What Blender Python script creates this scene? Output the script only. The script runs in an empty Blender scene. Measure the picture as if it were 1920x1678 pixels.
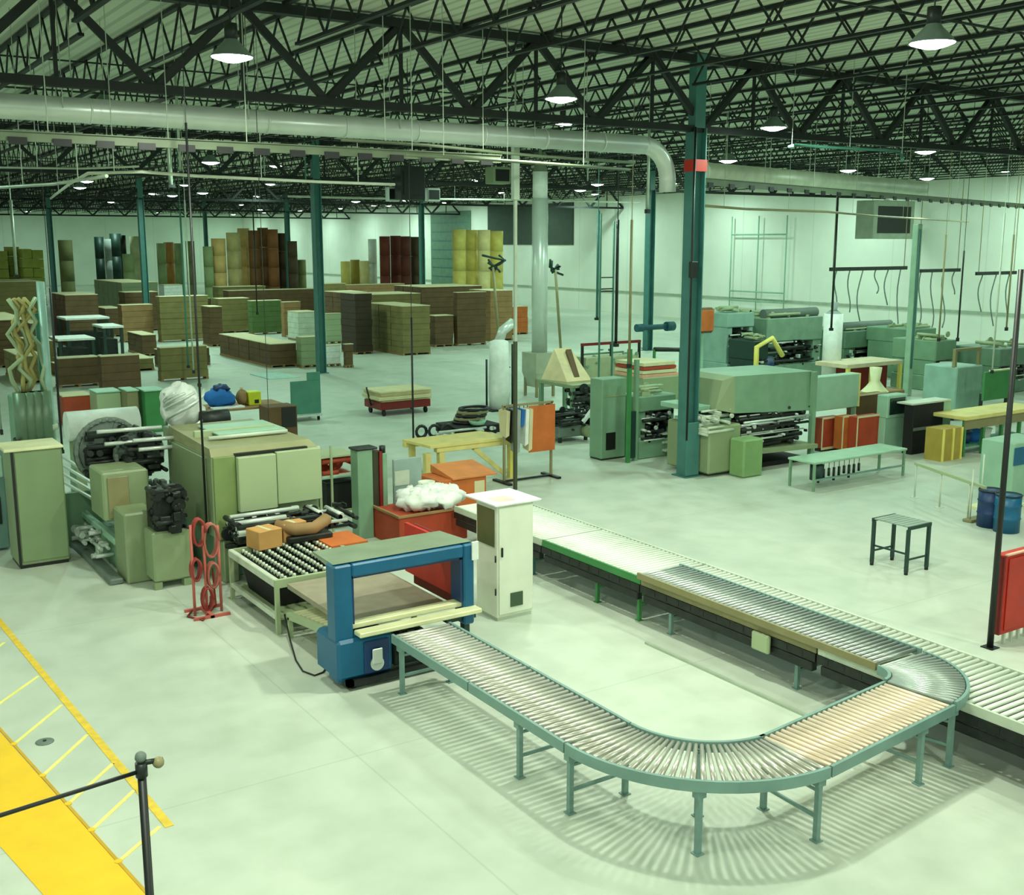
import bpy, math, random
from mathutils import Vector, Matrix
sc = bpy.context.scene
COL = sc.collection
# ---------------------------------------------------------------- camera, world, exposure
F, YH, XL, H = 2080., 452., -440., 5.5
PITCH = math.atan((839-YH)/F)
YAW = math.atan((960-XL)/math.hypot(F, 839-YH))
cd = bpy.data.cameras.new('camera'); cam = bpy.data.objects.new('camera', cd); COL.objects.link(cam)
cd.sensor_fit = 'HORIZONTAL'; cd.sensor_width = 36; cd.lens = 36*F/1920; cd.clip_end = 600
cam.location = (0, 0, H); cam.rotation_euler = (math.pi/2-PITCH, 0, -YAW)
sc.camera = cam
sc.view_settings.view_transform = 'Standard'; sc.view_settings.look = 'None'
sc.view_settings.gamma = 1; sc.view_settings.use_curve_mapping = False
sc.view_settings.exposure = 0.55
w = bpy.data.worlds.new('world'); sc.world = w; w.use_nodes = True
w.node_tree.nodes['Background'].inputs[0].default_value = (.68, .88, .72, 1)
w.node_tree.nodes['Background'].inputs[1].default_value = .7  # even greenish fill, added to lift the unlit parts
LAMP_W, LAMP_COL = 150., (.91, 1.0, .82)
LAMP_FAR = (.66, 1.0, .82)

# ---------------------------------------------------------------- picture point -> place in the hall
def ray(x, y):
    u = (x-960)/F; v = (839-y)/F; c, s = math.cos(PITCH), math.sin(PITCH)
    fw = c+v*s; up = -s+v*c
    return (math.sin(YAW)*fw+math.cos(YAW)*u, math.cos(YAW)*fw-math.sin(YAW)*u, up)
def g(x, y, z=0.):
    d = ray(x, y); t = (z-H)/d[2]; return (d[0]*t, d[1]*t)
def gy(x, y, Y):
    d = ray(x, y); t = Y/d[1]; return (d[0]*t, H+d[2]*t)
def gx(x, y, X):
    d = ray(x, y); t = X/d[0]; return (d[1]*t, H+d[2]*t)
def proj(X, Y, Z):
    Z -= H; fw = X*math.sin(YAW)+Y*math.cos(YAW); u = X*math.cos(YAW)-Y*math.sin(YAW)
    c, s = math.cos(PITCH), math.sin(PITCH); d = fw*c-Z*s
    return (960+F*u/d, 839-F*(fw*s+Z*c)/d)
def bis(f, lo, hi):
    a = f(lo) > 0
    for _ in range(50):
        m = (lo+hi)/2
        if (f(m) > 0) == a: lo = m
        else: hi = m
    return lo
def zat(X, Y, row): return bis(lambda z: proj(X, Y, z)[1]-row, -1, 20)
def xat(px, Y, z): return bis(lambda x: proj(x, Y, z)[0]-px, -5, 90)
def yat(px, X, z): return bis(lambda y: px-proj(X, y, z)[0], 2, 260)

# ---------------------------------------------------------------- materials
def lin(c):
    c = c/255.; return c/12.92 if c < .04045 else ((c+.055)/1.055)**2.4
MATS = {}
def mat(name, rgb, rough=.55, metal=0., var=.12, scale=2.5, emit=0., bump=0., alpha=None):
    if name in MATS: return MATS[name]
    m = bpy.data.materials.new(name); m.use_nodes = True; nt = m.node_tree; b = nt.nodes['Principled BSDF']
    col = tuple(lin(c) for c in rgb)
    b.inputs['Roughness'].default_value = rough; b.inputs['Metallic'].default_value = metal
    if var > 0:
        tc = nt.nodes.new('ShaderNodeTexCoord'); n = nt.nodes.new('ShaderNodeTexNoise'); r = nt.nodes.new('ShaderNodeValToRGB')
        n.inputs['Scale'].default_value = scale; n.inputs['Detail'].default_value = 4
        nt.links.new(tc.outputs['Object'], n.inputs['Vector']); nt.links.new(n.outputs['Fac'], r.inputs['Fac'])
        r.color_ramp.elements[0].position = .3; r.color_ramp.elements[1].position = .7
        r.color_ramp.elements[0].color = tuple(c*(1-var) for c in col)+(1,)
        r.color_ramp.elements[1].color = tuple(min(1, c*(1+var)) for c in col)+(1,)
        nt.links.new(r.outputs['Color'], b.inputs['Base Color'])
        if bump:
            bp = nt.nodes.new('ShaderNodeBump'); bp.inputs['Strength'].default_value = bump; bp.inputs['Distance'].default_value = .02
            nt.links.new(n.outputs['Fac'], bp.inputs['Height']); nt.links.new(bp.outputs['Normal'], b.inputs['Normal'])
    else: b.inputs['Base Color'].default_value = col+(1,)
    if emit:
        b.inputs['Emission Color'].default_value = col+(1,); b.inputs['Emission Strength'].default_value = emit
    MATS[name] = m; return m
def floor_mat():
    m = bpy.data.materials.new('sealed concrete'); m.use_nodes = True; nt = m.node_tree; N = nt.nodes.new; L = nt.links.new
    b = nt.nodes['Principled BSDF']; b.inputs['Roughness'].default_value = .5
    tc = N('ShaderNodeTexCoord'); big = N('ShaderNodeTexNoise'); big.inputs['Scale'].default_value = .22; big.inputs['Detail'].default_value = 6
    mp = N('ShaderNodeMapping'); mp.inputs['Scale'].default_value = (1.6, .5, 1)
    L(tc.outputs['Object'], mp.inputs['Vector']); L(mp.outputs['Vector'], big.inputs['Vector'])
    r = N('ShaderNodeValToRGB'); r.color_ramp.elements[0].position = .34; r.color_ramp.elements[1].position = .66
    r.color_ramp.elements[0].color = (.47, .54, .45, 1); r.color_ramp.elements[1].color = (.60, .65, .55, 1)
    L(big.outputs['Fac'], r.inputs['Fac'])
    sm = N('ShaderNodeTexNoise'); sm.inputs['Scale'].default_value = 1.7; sm.inputs['Detail'].default_value = 5
    L(tc.outputs['Object'], sm.inputs['Vector'])
    r2 = N('ShaderNodeValToRGB'); r2.color_ramp.elements[0].position = .25; r2.color_ramp.elements[1].position = .6
    r2.color_ramp.elements[0].color = (.80, .82, .78, 1); r2.color_ramp.elements[1].color = (1, 1, 1, 1)
    L(sm.outputs['Fac'], r2.inputs['Fac'])
    mx = N('ShaderNodeMixRGB'); mx.blend_type = 'MULTIPLY'; mx.inputs[0].default_value = .8
    L(r.outputs['Color'], mx.inputs[1]); L(r2.outputs['Color'], mx.inputs[2])
    # saw-cut joints every 6 m
    sx = N('ShaderNodeSeparateXYZ'); L(tc.outputs['Object'], sx.inputs[0]); prev = mx.outputs[0]
    for ax, off in (('X', 1.3), ('Y', 1.9)):
        a = N('ShaderNodeMath'); a.operation = 'ADD'; a.inputs[1].default_value = off; L(sx.outputs[ax], a.inputs[0])
        p = N('ShaderNodeMath'); p.operation = 'PINGPONG'; p.inputs[1].default_value = 3.05; L(a.outputs[0], p.inputs[0])
        c = N('ShaderNodeMath'); c.operation = 'LESS_THAN'; c.inputs[1].default_value = .012; L(p.outputs[0], c.inputs[0])
        k = N('ShaderNodeMath'); k.operation = 'MULTIPLY'; k.inputs[1].default_value = .2; L(c.outputs[0], k.inputs[0])
        q = N('ShaderNodeMixRGB'); q.inputs[2].default_value = (.2, .24, .2, 1)
        L(k.outputs[0], q.inputs[0]); L(prev, q.inputs[1]); prev = q.outputs[0]
    L(prev, b.inputs['Base Color'])
    rr = N('ShaderNodeMapRange'); rr.inputs[3].default_value = .42; rr.inputs[4].default_value = .65
    L(sm.outputs['Fac'], rr.inputs[0]); L(rr.outputs[0], b.inputs['Roughness'])
    return m
def panel_mat(name, rgb, pitch, axis, dark=.8, rough=.6, wd=.04):
    m = bpy.data.materials.new(name); m.use_nodes = True; nt = m.node_tree; N = nt.nodes.new; L = nt.links.new
    b = nt.nodes['Principled BSDF']; b.inputs['Roughness'].default_value = rough
    tc = N('ShaderNodeTexCoord'); sx = N('ShaderNodeSeparateXYZ'); L(tc.outputs['Object'], sx.inputs[0])
    p = N('ShaderNodeMath'); p.operation = 'PINGPONG'; p.inputs[1].default_value = pitch/2; L(sx.outputs[axis], p.inputs[0])
    c = N('ShaderNodeMath'); c.operation = 'LESS_THAN'; c.inputs[1].default_value = wd; L(p.outputs[0], c.inputs[0])
    n = N('ShaderNodeTexNoise'); n.inputs['Scale'].default_value = .35; n.inputs['Detail'].default_value = 4; L(tc.outputs['Object'], n.inputs['Vector'])
    r = N('ShaderNodeValToRGB'); col = tuple(lin(v) for v in rgb)
    r.color_ramp.elements[0].position = .3; r.color_ramp.elements[1].position = .7
    r.color_ramp.elements[0].color = tuple(v*.88 for v in col)+(1,); r.color_ramp.elements[1].color = col+(1,)
    L(n.outputs['Fac'], r.inputs['Fac'])
    q = N('ShaderNodeMixRGB'); q.inputs[2].default_value = tuple(v*dark for v in col)+(1,)
    L(c.outputs[0], q.inputs[0]); L(r.outputs['Color'], q.inputs[1]); L(q.outputs[0], b.inputs['Base Color'])
    return m
M_steel = mat('dark roof steel', (9, 22, 18), .6, 0, .25)
M_deck = panel_mat('roof deck', (214, 222, 200), .3, 'X', .7, .7, .05)
M_wall = panel_mat('pale wall panels', (242, 246, 234), 6.1, 'Y', .8, .6, .03)
M_wall2 = panel_mat('pale far wall panels', (226, 236, 222), 6.1, 'X', .8, .6, .03)
M_col = mat('teal column paint', (64, 118, 112), .5)
M_teal = mat('teal conveyor paint', (120, 152, 144), .45, .1)
M_red = mat('red paint', (186, 40, 26), .5)
M_redd = mat('dark red paint', (120, 22, 16), .5)
M_galv = mat('galvanised duct', (206, 216, 206), .3, .25, .1, 1.2)
M_bus = mat('busway paint', (104, 118, 92), .5)
M_black = mat('black paint', (18, 22, 20), .45)
M_dark = mat('dark machine steel', (40, 46, 42), .45, .4, .3, 6)
M_pale = mat('pale painted steel', (196, 206, 186), .5)
M_ivory = mat('ivory painted steel', (222, 228, 208), .45, 0, .05)
M_mach = mat('machine sage green', (138, 154, 116), .45, 0, .07, 1.2)
M_mach2 = mat('machine pale sage', (166, 182, 142), .45, 0, .06, 1.2)
M_mach3 = mat('machine sea green', (120, 156, 126), .5, 0, .1, 2)
M_cyan = mat('pale green cabinet paint', (150, 190, 164), .5, 0, .08)
M_green = mat('green paint', (60, 132, 72), .5)
M_blue = mat('blue machine paint', (6, 92, 130), .4, 0, .12)
M_blue2 = mat('deep blue paint', (16, 52, 98), .45)
M_cream = mat('cream plate', (222, 222, 176), .45)
M_roll = mat('steel roller', (206, 204, 192), .3, .55, .12, 4)
M_rollp = mat('pale roller', (232, 240, 224), .35, .15, .06, 4)
M_kraft = mat('kraft board', (150, 118, 76), .75, 0, .15, 2)
M_kraftd = mat('dark kraft board', (96, 74, 46), .8, 0, .2, 2)
M_kraftg = mat('olive kraft board', (122, 112, 66), .8, 0, .15, 2)
M_sheet = mat('pale board sheet', (210, 202, 160), .7, 0, .08)
M_orange = mat('orange board', (196, 104, 44), .7, 0, .15)
M_brick = mat('red brown bin', (168, 62, 34), .65, 0, .15)
M_yel = mat('yellow paint', (240, 194, 16), .5, 0, .06)
M_yelp = mat('pale yellow paint', (236, 222, 112), .55, 0, .06)
M_cyel = mat('cream yellow paint', (218, 206, 128), .55)
M_white = mat('white wrap', (228, 234, 226), .5, 0, .08, 5)
M_wood = mat('pallet wood', (142, 116, 74), .8, 0, .2, 5)
M_glass = mat('dark screen', (30, 50, 44), .15)
M_teald = mat('teal board', (70, 128, 108), .6)
M_brown = mat('brown grey belt', (150, 142, 120), .6, 0, .1, 5)
M_rubber = mat('black rubber', (14, 16, 15), .7)
M_lens = mat('lamp lens', (232, 255, 238), .4, 0, 0, emit=16)
M_shade = mat('lamp reflector', (104, 122, 114), .4, .3)
M_hose = mat('grey hose', (104, 118, 108), .6)
M_grey = mat('grey cloth', (150, 160, 156), .8)
M_bluec = mat('blue cloth', (28, 104, 180), .8)
M_lime = mat('lime plastic', (200, 214, 40), .5)
M_olive = mat('olive steel', (138, 132, 92), .5)
M_spark = mat('bright galvanised pipe', (176, 190, 170), .4, .3)
M_dgreen = mat('dark green wrap', (24, 56, 48), .5)

# ---------------------------------------------------------------- mesh building
class MB:
    def __init__(s): s.v = []; s.f = []; s.sm = []
    def add(s, vs, fs, smooth=False):
        o = len(s.v); s.v += [tuple(v) for v in vs]; s.f += [tuple(i+o for i in f) for f in fs]; s.sm += [smooth]*len(fs); return s
    def box(s, x0, y0, z0, x1, y1, z1, b=0.):
        if x1 < x0: x0, x1 = x1, x0
        if y1 < y0: y0, y1 = y1, y0
        if z1 < z0: z0, z1 = z1, z0
        b = min(b, (x1-x0)*.45, (y1-y0)*.45, (z1-z0)*.45)
        if b <= 0:
            vs = [(x, y, z) for z in (z0, z1) for y in (y0, y1) for x in (x0, x1)]
            return s.add(vs, [(0, 2, 3, 1), (4, 5, 7, 6), (0, 1, 5, 4), (2, 6, 7, 3), (0, 4, 6, 2), (1, 3, 7, 5)])
        # chamfered box
        vs = []; idx = {}
        for i, x in enumerate((x0, x1)):
            for j, y in enumerate((y0, y1)):
                for k, z in enumerate((z0, z1)):
                    sx, sy, sz = (b if i == 0 else -b), (b if j == 0 else -b), (b if k == 0 else -b)
                    for a, p in enumerate(((x, y+sy, z+sz), (x+sx, y, z+sz), (x+sx, y+sy, z))):
                        idx[i, j, k, a] = len(vs); vs.append(p)
        I = idx; fs = []
        for i in (0, 1):
            q = [I[i, 0, 0, 0], I[i, 1, 0, 0], I[i, 1, 1, 0], I[i, 0, 1, 0]]; fs.append(q if i else q[::-1])
            q = [I[0, i, 0, 1], I[0, i, 1, 1], I[1, i, 1, 1], I[1, i, 0, 1]]; fs.append(q if i else q[::-1])
            q = [I[0, 0, i, 2], I[1, 0, i, 2], I[1, 1, i, 2], I[0, 1, i, 2]]; fs.append(q if i else q[::-1])
            for j in (0, 1):
                fs.append([I[i, j, 0, 0], I[i, j, 1, 0], I[i, j, 1, 1], I[i, j, 0, 1]])
                fs.append([I[i, 0, j, 0], I[i, 1, j, 0], I[i, 1, j, 2], I[i, 0, j, 2]])
                fs.append([I[0, i, j, 1], I[1, i, j, 1], I[1, i, j, 2], I[0, i, j, 2]])
                for k in (0, 1): fs.append([I[i, j, k, 0], I[i, j, k, 1], I[i, j, k, 2]])
        return s.add(vs, fs)
    def hull6(s, bottom, top):           # two quads -> closed prism
        vs = list(bottom)+list(top)
        return s.add(vs, [(3, 2, 1, 0), (4, 5, 6, 7)]+[(i, (i+1) % 4, (i+1) % 4+4, i+4) for i in range(4)])
    def cyl(s, p, q, r, n=12, r2=None, smooth=True):
        p = Vector(p); q = Vector(q); d = (q-p)
        if d.length < 1e-6: return s
        d.normalize(); a = d.orthogonal().normalized(); b = d.cross(a); r2 = r if r2 is None else r2
        vs = [p+(a*math.cos(t)+b*math.sin(t))*r for t in [2*math.pi*i/n for i in range(n)]]
        vs += [q+(a*math.cos(t)+b*math.sin(t))*r2 for t in [2*math.pi*i/n for i in range(n)]]
        s.add(vs, [(i, (i+1) % n, (i+1) % n+n, i+n) for i in range(n)], smooth and n > 6)
        o = len(s.v)-2*n; s.f += [tuple(o+i for i in range(n))[::-1], tuple(o+n+i for i in range(n))]; s.sm += [False, False]
        return s
    def bar(s, p, q, t):                 # square bar
        return s.cyl(p, q, t*.7071, 4, smooth=False)
    def tube(s, pts, r, n=8):
        pts = [Vector(p) for p in pts]; N = len(pts); vs = []; up = None
        for i, p in enumerate(pts):
            d = (pts[min(i+1, N-1)]-pts[max(i-1, 0)]).normalized()
            if up is None: up = d.orthogonal().normalized()
            up = (up-d*up.dot(d)).normalized(); b = d.cross(up)
            vs += [p+(up*math.cos(t)+b*math.sin(t))*r for t in [2*math.pi*k/n for k in range(n)]]
        fs = [(i*n+k, i*n+(k+1) % n, (i+1)*n+(k+1) % n, (i+1)*n+k) for i in range(N-1) for k in range(n)]
        s.add(vs, fs, True); o = len(s.v)-N*n
        s.f += [tuple(o+k for k in range(n))[::-1], tuple(o+(N-1)*n+k for k in range(n))]; s.sm += [False, False]
        return s
    def lathe(s, c, prof, n=20, smooth=True):   # prof: (r, z)
        vs = [(c[0]+r*math.cos(2*math.pi*k/n), c[1]+r*math.sin(2*math.pi*k/n), c[2]+z) for r, z in prof for k in range(n)]
        fs = [(i*n+k, i*n+(k+1) % n, (i+1)*n+(k+1) % n, (i+1)*n+k) for i in range(len(prof)-1) for k in range(n)]
        return s.add(vs, fs, smooth)
    def ball(s, c, r, n=10, sz=1.):
        pr = [(max(1e-4, r*math.sin(math.pi*i/n)), -r*sz*math.cos(math.pi*i/n)) for i in range(n+1)]
        return s.lathe(c, pr, max(8, n))
    def blob(s, c, rx, ry, rz, seed=0, amp=.25, n=14):
        rnd = random.Random(seed); ph = [rnd.uniform(0, 6.28) for _ in range(6)]
        vs = []
        for i in range(n+1):
            a = math.pi*i/n
            for k in range(n):
                t = 2*math.pi*k/n
                q = 1+amp*(math.sin(3*t+ph[0]+2*a)*.5+math.sin(5*t+ph[1])*math.sin(4*a+ph[2])*.5)
                vs.append((c[0]+rx*q*math.sin(a)*math.cos(t), c[1]+ry*q*math.sin(a)*math.sin(t), c[2]-rz*q*math.cos(a)))
        return s.add(vs, [(i*n+k, i*n+(k+1) % n, (i+1)*n+(k+1) % n, (i+1)*n+k) for i in range(n) for k in range(n)], True)
ORG = {}
def link(o): COL.objects.link(o); return o
def part(name, mb, m, parent=None, label=None, **kw):
    org = ORG.get(parent.name, (0, 0, 0)) if parent else (0, 0, 0)
    if parent is None: org = kw.get('org', (0, 0, 0))
    me = bpy.data.meshes.new(name)
    me.from_pydata([(x-org[0], y-org[1], z-org[2]) for x, y, z in mb.v], [], mb.f)
    me.polygons.foreach_set('use_smooth', mb.sm); me.materials.append(m); me.update()
    o = link(bpy.data.objects.new(name, me)); ORG[o.name] = org
    if parent: o.parent = parent
    else: o.location = org
    if label: o['label'] = label
    return o
def tag(o, label, cat, group=None, kind=None):
    if label: o['label'] = label
    if cat: o['category'] = cat
    if group: o['group'] = group
    if kind: o['kind'] = kind
    return o
def thing(name, label, cat, loc, group=None):
    o = link(bpy.data.objects.new(name, None)); loc = tuple(loc)+((0,) if len(loc) == 2 else ())
    o.location = loc; o.empty_display_size = .2; ORG[o.name] = loc
    return tag(o, label, cat, group)
def single(name, mb, m, label, cat, group=None):
    xs = [v[0] for v in mb.v]; ys = [v[1] for v in mb.v]; zs = [v[2] for v in mb.v]
    o = part(name, mb, m, None, org=((min(xs)+max(xs))/2, (min(ys)+max(ys))/2, min(zs)))
    return tag(o, label, cat, group)
def dup(o, loc=None, parent=None, label=None):
    c = o.copy(); link(c)
    if parent: c.parent = parent
    if loc is not None: c.location = loc
    if label: c['label'] = label
    for ch in list(o.children): dup(ch, None, c)
    return c
def struct(name, mb, m):
    o = part(name, mb, m); o['kind'] = 'structure'; return o
def clutter(mb, x0, y0, z0, x1, y1, z1, n, seed, r=(.02, .06)):
    rnd = random.Random(seed); U = rnd.uniform
    for i in range(n):
        x, y, z = U(x0, x1), U(y0, y1), U(z0, z1); k = rnd.random(); q = U(*r)
        if k < .3: mb.cyl((x, y0+.02, z), (x, min(y1, y+.5), z), q, 10)
        elif k < .55: mb.cyl((x0+.02, y, z), (min(x1, x0+(x1-x0)*U(.4, 1)), y, z), q, 10)
        elif k < .7: mb.cyl((x, y, z), (x, y+.05, z), q*2.5, 14)
        else:
            a, b, c = U(.04, .2), U(.04, .2), U(.04, .15)
            mb.box(x, y, z, min(x1, x+a), min(y1, y+b), min(z1, z+c), .008)
    return mb

# ---------------------------------------------------------------- setting
WX, WY, ZR = 55., 150., 9.62
struct('floor', MB().box(-30, -25, -.2, WX+.3, WY+.3, 0), floor_mat())
struct('ceiling', MB().box(-30, -12, ZR, WX+.3, WY+.3, ZR+.15), M_deck)
struct('wall_right', MB().box(WX, -12, 0, WX+.3, WY+.3, ZR), M_wall)
struct('wall_back', MB().box(-30, WY, 0, WX, WY+.3, ZR), M_wall2)
tr = MB()
tr.box(WX-.06, 2, 1.55, WX-.002, 140, 1.72)
struct('trim_1', tr, M_spark)
d1 = struct('door_1', MB().box(WX-.12, 90, 0, WX-.01, 97.5, 8.3, .02), mat('grey green door', (98, 128, 108), .6))
d1s = MB()
for i in range(9): d1s.box(WX-.15, 90.3, .4+i*.85, WX-.12, 97.2, .46+i*.85)
part('rail', d1s, M_col, d1)
d2 = struct('door_2', MB().box(WX-.1, 74, 5.2, WX-.01, 87, 8.6, .02), mat('dark loading opening', (60, 72, 62), .8))
# ---------------------------------------------------------------- roof steel
def girder_mb(x0, x1, zt, zb, n):
    m = MB(); m.box(x0, -.11, zt-.16, x1, .11, zt); m.box(x0, -.1, zb-.14, x1, .1, zb)
    L = (x1-x0)/n
    for i in range(n):
        a = x0+i*L
        m.bar((a, 0, zb-.05), (a+L/2, 0, zt-.08), .13); m.bar((a+L/2, 0, zt-.08), (a+L, 0, zb-.05), .13)
        m.bar((a+L/2, 0, zt-.1), (a+L/2, 0, zb-.05), .06)
    return m
gm = girder_mb(-19, 54.95, 9.56, 8.05, 24)
GLAB = {}
g0 = None
for k, (Y, lab) in enumerate(((19.3, 'dark steel lattice girder carried on the big teal column, nearest in view'),
                              (43.5, 'dark steel lattice girder, second one back across the hall'),
                              (67.7, 'dark steel lattice girder, third one back across the hall'),
                              (91.9, 'dark steel lattice girder, fourth one back across the hall'),
                              (116.1, 'dark steel lattice girder nearest the far end wall'))):
    if g0 is None:
        g0 = part('lattice_girder', gm, M_steel, None, org=(0, 0, 0)); g0.location = (0, Y, 0); o = g0
    else: o = dup(g0, (0, Y, 0))
    tag(o, lab, 'girder', 'lattice girders across the hall')
def joist_mb(L, zt, zb, n):
    m = MB(); m.box(-.055, 0, zt-.06, .055, L, zt); m.box(-.05, .5, zb-.05, .05, L-.5, zb)
    s = (L-1.)/n
    for i in range(n):
        a = .5+i*s
        m.bar((0, a, zb-.03), (0, a+s/2, zt-.04), .032); m.bar((0, a+s/2, zt-.04), (0, a+s, zb-.03), .032)
    return m
jm = joist_mb(24.1, 9.60, 8.86, 20)
j0 = None
for Y in (-4.85, 19.35, 43.55, 67.75, 91.95, 116.15):
    X = -3.0 if Y < 0 else (1.0 if Y < 40 else 6.)
    while X < 54.5:
        if j0 is None: j0 = part('roof_joist', jm, M_steel); o = j0
        else: o = dup(j0)
        o.location = (X, Y, 0)
        tag(o, 'dark steel open web roof joist running below the deck', 'joist', 'roof joists')
        X += 1.83
br = MB().cyl((-6, 0, 8.84), (54.8, 0, 8.84), .022, 6).cyl((-6, 0, 9.5), (54.8, 0, 9.5), .02, 6)
b0 = None
for Y in (3.2, 11.3, 27.4, 35.4, 51.6, 59.6, 76, 84, 100, 108, 124, 132):
    if b0 is None: b0 = part('joist_bridging', br, M_steel); o = b0
    else: o = dup(b0)
    o.location = (0, Y, 0); tag(o, 'thin dark bridging rods tying the roof joists together', 'bridging', 'bridging rods between joists')
# ---------------------------------------------------------------- columns
def column(X, Y, w_, label, lower=False, band=False):
    t = thing('steel_column', label, 'column', (X, Y), 'teal steel columns')
    m = MB(); h = w_/2
    m.box(X-h, Y-h, 0, X-h+.03, Y+h, 8.0); m.box(X+h-.03, Y-h, 0, X+h, Y+h, 8.0); m.box(X-h+.03, Y-.02, 0, X+h-.03, Y+.02, 8.0)
    m.box(X-h*.9, Y-h*.7, 8.0, X+h*.9, Y+h*.7, ZR-.03)
    part('shaft', m, M_col, t)
    part('base_plate', MB().box(X-h-.08, Y-h-.08, 0, X+h+.08, Y+h+.08, .03), M_col, t)
    if band:
        z = zat(X, Y, 322); z2 = zat(X, Y, 300)
        part('marker_band', MB().box(X-h-.015, Y-h-.015, z, X+h+.015, Y+h+.015, z2), M_red, t, 'red painted band')
        z = zat(X, Y, 790)
        part('guard', MB().box(X-h-.05, Y-h-.05, .04, X+h+.02, Y-h-.002, z, .01), M_col, t)
        part('switch_box', MB().box(X-h-.12, Y-h-.12, zat(X, Y, 520), X-h+.08, Y-h-.01, zat(X, Y, 490), .01), M_dark, t)
        part('conduit', MB().cyl((X-h-.04, Y-h-.03, .9), (X-h-.04, Y-h-.03, 8.0), .025, 8), M_black, t)
    return t
XC = xat(1287, 19.3, 0)
column(XC, 19.3, .34, 'tall teal column with a red painted band, nearest of all', band=True)
column(37.1, 43.5, .36, 'teal column standing before the pale wall right of the grey vertical duct')
column(19.1, 43.5, .34, 'teal column between the pale boxes and the white topped board stack')
column(18.6, 67.7, .34, 'teal column rising behind the olive board stack at left')
column(18.3, 91.9, .36, 'distant teal column furthest left beside the yellow green stacks')
column(37.6, 91.9, .36, 'distant teal column right of the brown paper rolls')
column(37.4, 67.7, .3, 'distant teal column behind the dark red paper rolls')
column(xat(392, 100, 0), 100, .3, 'thin distant teal column left of the tall tan paper rolls')
cX, cY = g(1700, 742)
t = thing('pipe_post', 'pale green slim post with dark edge standing among the right machines', 'post', (cX, cY))
part('shaft', MB().box(cX-.12, cY-.12, 0, cX+.12, cY+.12, zat(cX, cY, 420), .02), mat('pale green post paint', (150, 184, 156), .5), t)
part('conduit', MB().cyl((cX-.06, cY-.16, 1), (cX-.06, cY-.16, zat(cX, cY, 430)), .035, 8), M_col, t)

# ---------------------------------------------------------------- high bay lamps
def lamp_tree(x, y, z):
    t = thing('high_bay_lamp', '', 'lamp', (x, y, z), 'round high bay lamps under the roof')
    part('reflector', MB().lathe((x, y, z), [(.09, .24), (.12, .2), (.22, .1), (.29, .02), (.31, 0), (.28, .01), (.2, .09), (.09, .2)], 20), M_shade, t)
    part('ballast', MB().cyl((x, y, z+.24), (x, y, z+.45), .09, 12), M_dark, t)
    part('stem', MB().cyl((x, y, z+.45), (x, y, ZR-.001), .012, 6), M_dark, t)
    part('lens', MB().lathe((x, y, z), [(.001, -.07), (.1, -.06), (.2, -.03), (.28, .0), (.25, .03), (.001, .03)], 20), M_lens, t)
    return t
ZL = 8.0
PROTO = {}
def put_lamp(x, y, label, p=LAMP_W, z=ZL):
    if z in PROTO: o = dup(PROTO[z], (x, y, z))
    else: o = PROTO[z] = lamp_tree(x, y, z)
    o['label'] = label
    ld = bpy.data.lights.new('lamp_light', 'AREA'); ld.shape = 'DISK'; ld.size = .42; ld.energy = p; ld.color = LAMP_COL if y < 17 else LAMP_FAR
    l = link(bpy.data.objects.new('lamp_light', ld)); l.location = (x, y, z-.1)
for px, py, lab, p in ((1748, 82, 'lit high bay lamp, biggest one at upper right', 1.), (435, 108, 'lit high bay lamp above the big pale duct at left', 1.),
                    (1052, 186, 'lit high bay lamp left of the big teal column', .9), (1450, 240, 'lit high bay lamp right of the big teal column', .9),
                    (1735, 285, 'lit high bay lamp below the biggest one at right', 1.), (1365, 302, 'lit high bay lamp just above the pale duct beside the red band', 1.),
                    (1590, 320, 'small lit high bay lamp over the middle of the right hand duct', 1.), (1738, 335, 'lit high bay lamp lowest in the right corner above the wall', 1.1),
                    (395, 305, 'small lit high bay lamp below the big duct at left', 1.1), (162, 340, 'small lit high bay lamp, higher of the close pair at far left', 1.1),
                    (150, 352, 'small lit high bay lamp, lower of the close pair at far left', 1.1), (323, 367, 'faint lit high bay lamp far back left of centre', 1.1),
                    (380, 362, 'faint lit high bay lamp right beside the grey hanging post', 1.1), (1120, 346, 'small lit high bay lamp before the middle of the far wall, higher one', 1.1),
                    (1088, 357, 'small lit high bay lamp right of the grey vertical duct, lower one', 1.1), (667, 378, 'tiny lit lamp just above the far wall edge', 1.1)):
    x, y = g(px, py, ZL); put_lamp(x, y, lab, LAMP_W*p)
put_lamp(8.9, 10.2, 'high bay lamp hanging just above the picture over the conveyor loop', LAMP_W*2.0, z=8.9)
for x, y, p in ((.9, 8.6, 1.25), (14.6, 2.6, 1.1), (7.4, .2, 1.3), (.4, 1.5, 1.2), (-2.5, 16, .9), (1.2, 27, .9), (20, 8, .8), (27, 12, .8)):
    put_lamp(x, y, 'high bay lamp hanging just outside the picture', LAMP_W*p)
for y in range(22, 146, 11):  # row of lamps added to brighten the right wall
    put_lamp(51.3, y+.5, 'added high bay lamp brightening the pale right wall', LAMP_W*1.3, z=8.9)
for x, y in ((20, 27.5), (7.5, 30), (26.5, 38), (40, 40), (48, 20), (48, 30), (20, 50), (34, 55), (46, 52), (26, 66), (44, 68), (32, 84), (46, 86), (24, 84), (50, 100), (38, 104), (26, 104), (46, 120), (32, 126), (22, 70), (24, 124), (40, 138), (26, 142)):
    put_lamp(x, y, 'lit high bay lamp tucked up between the roof joists far back', LAMP_W*1.2, z=8.9)
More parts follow.
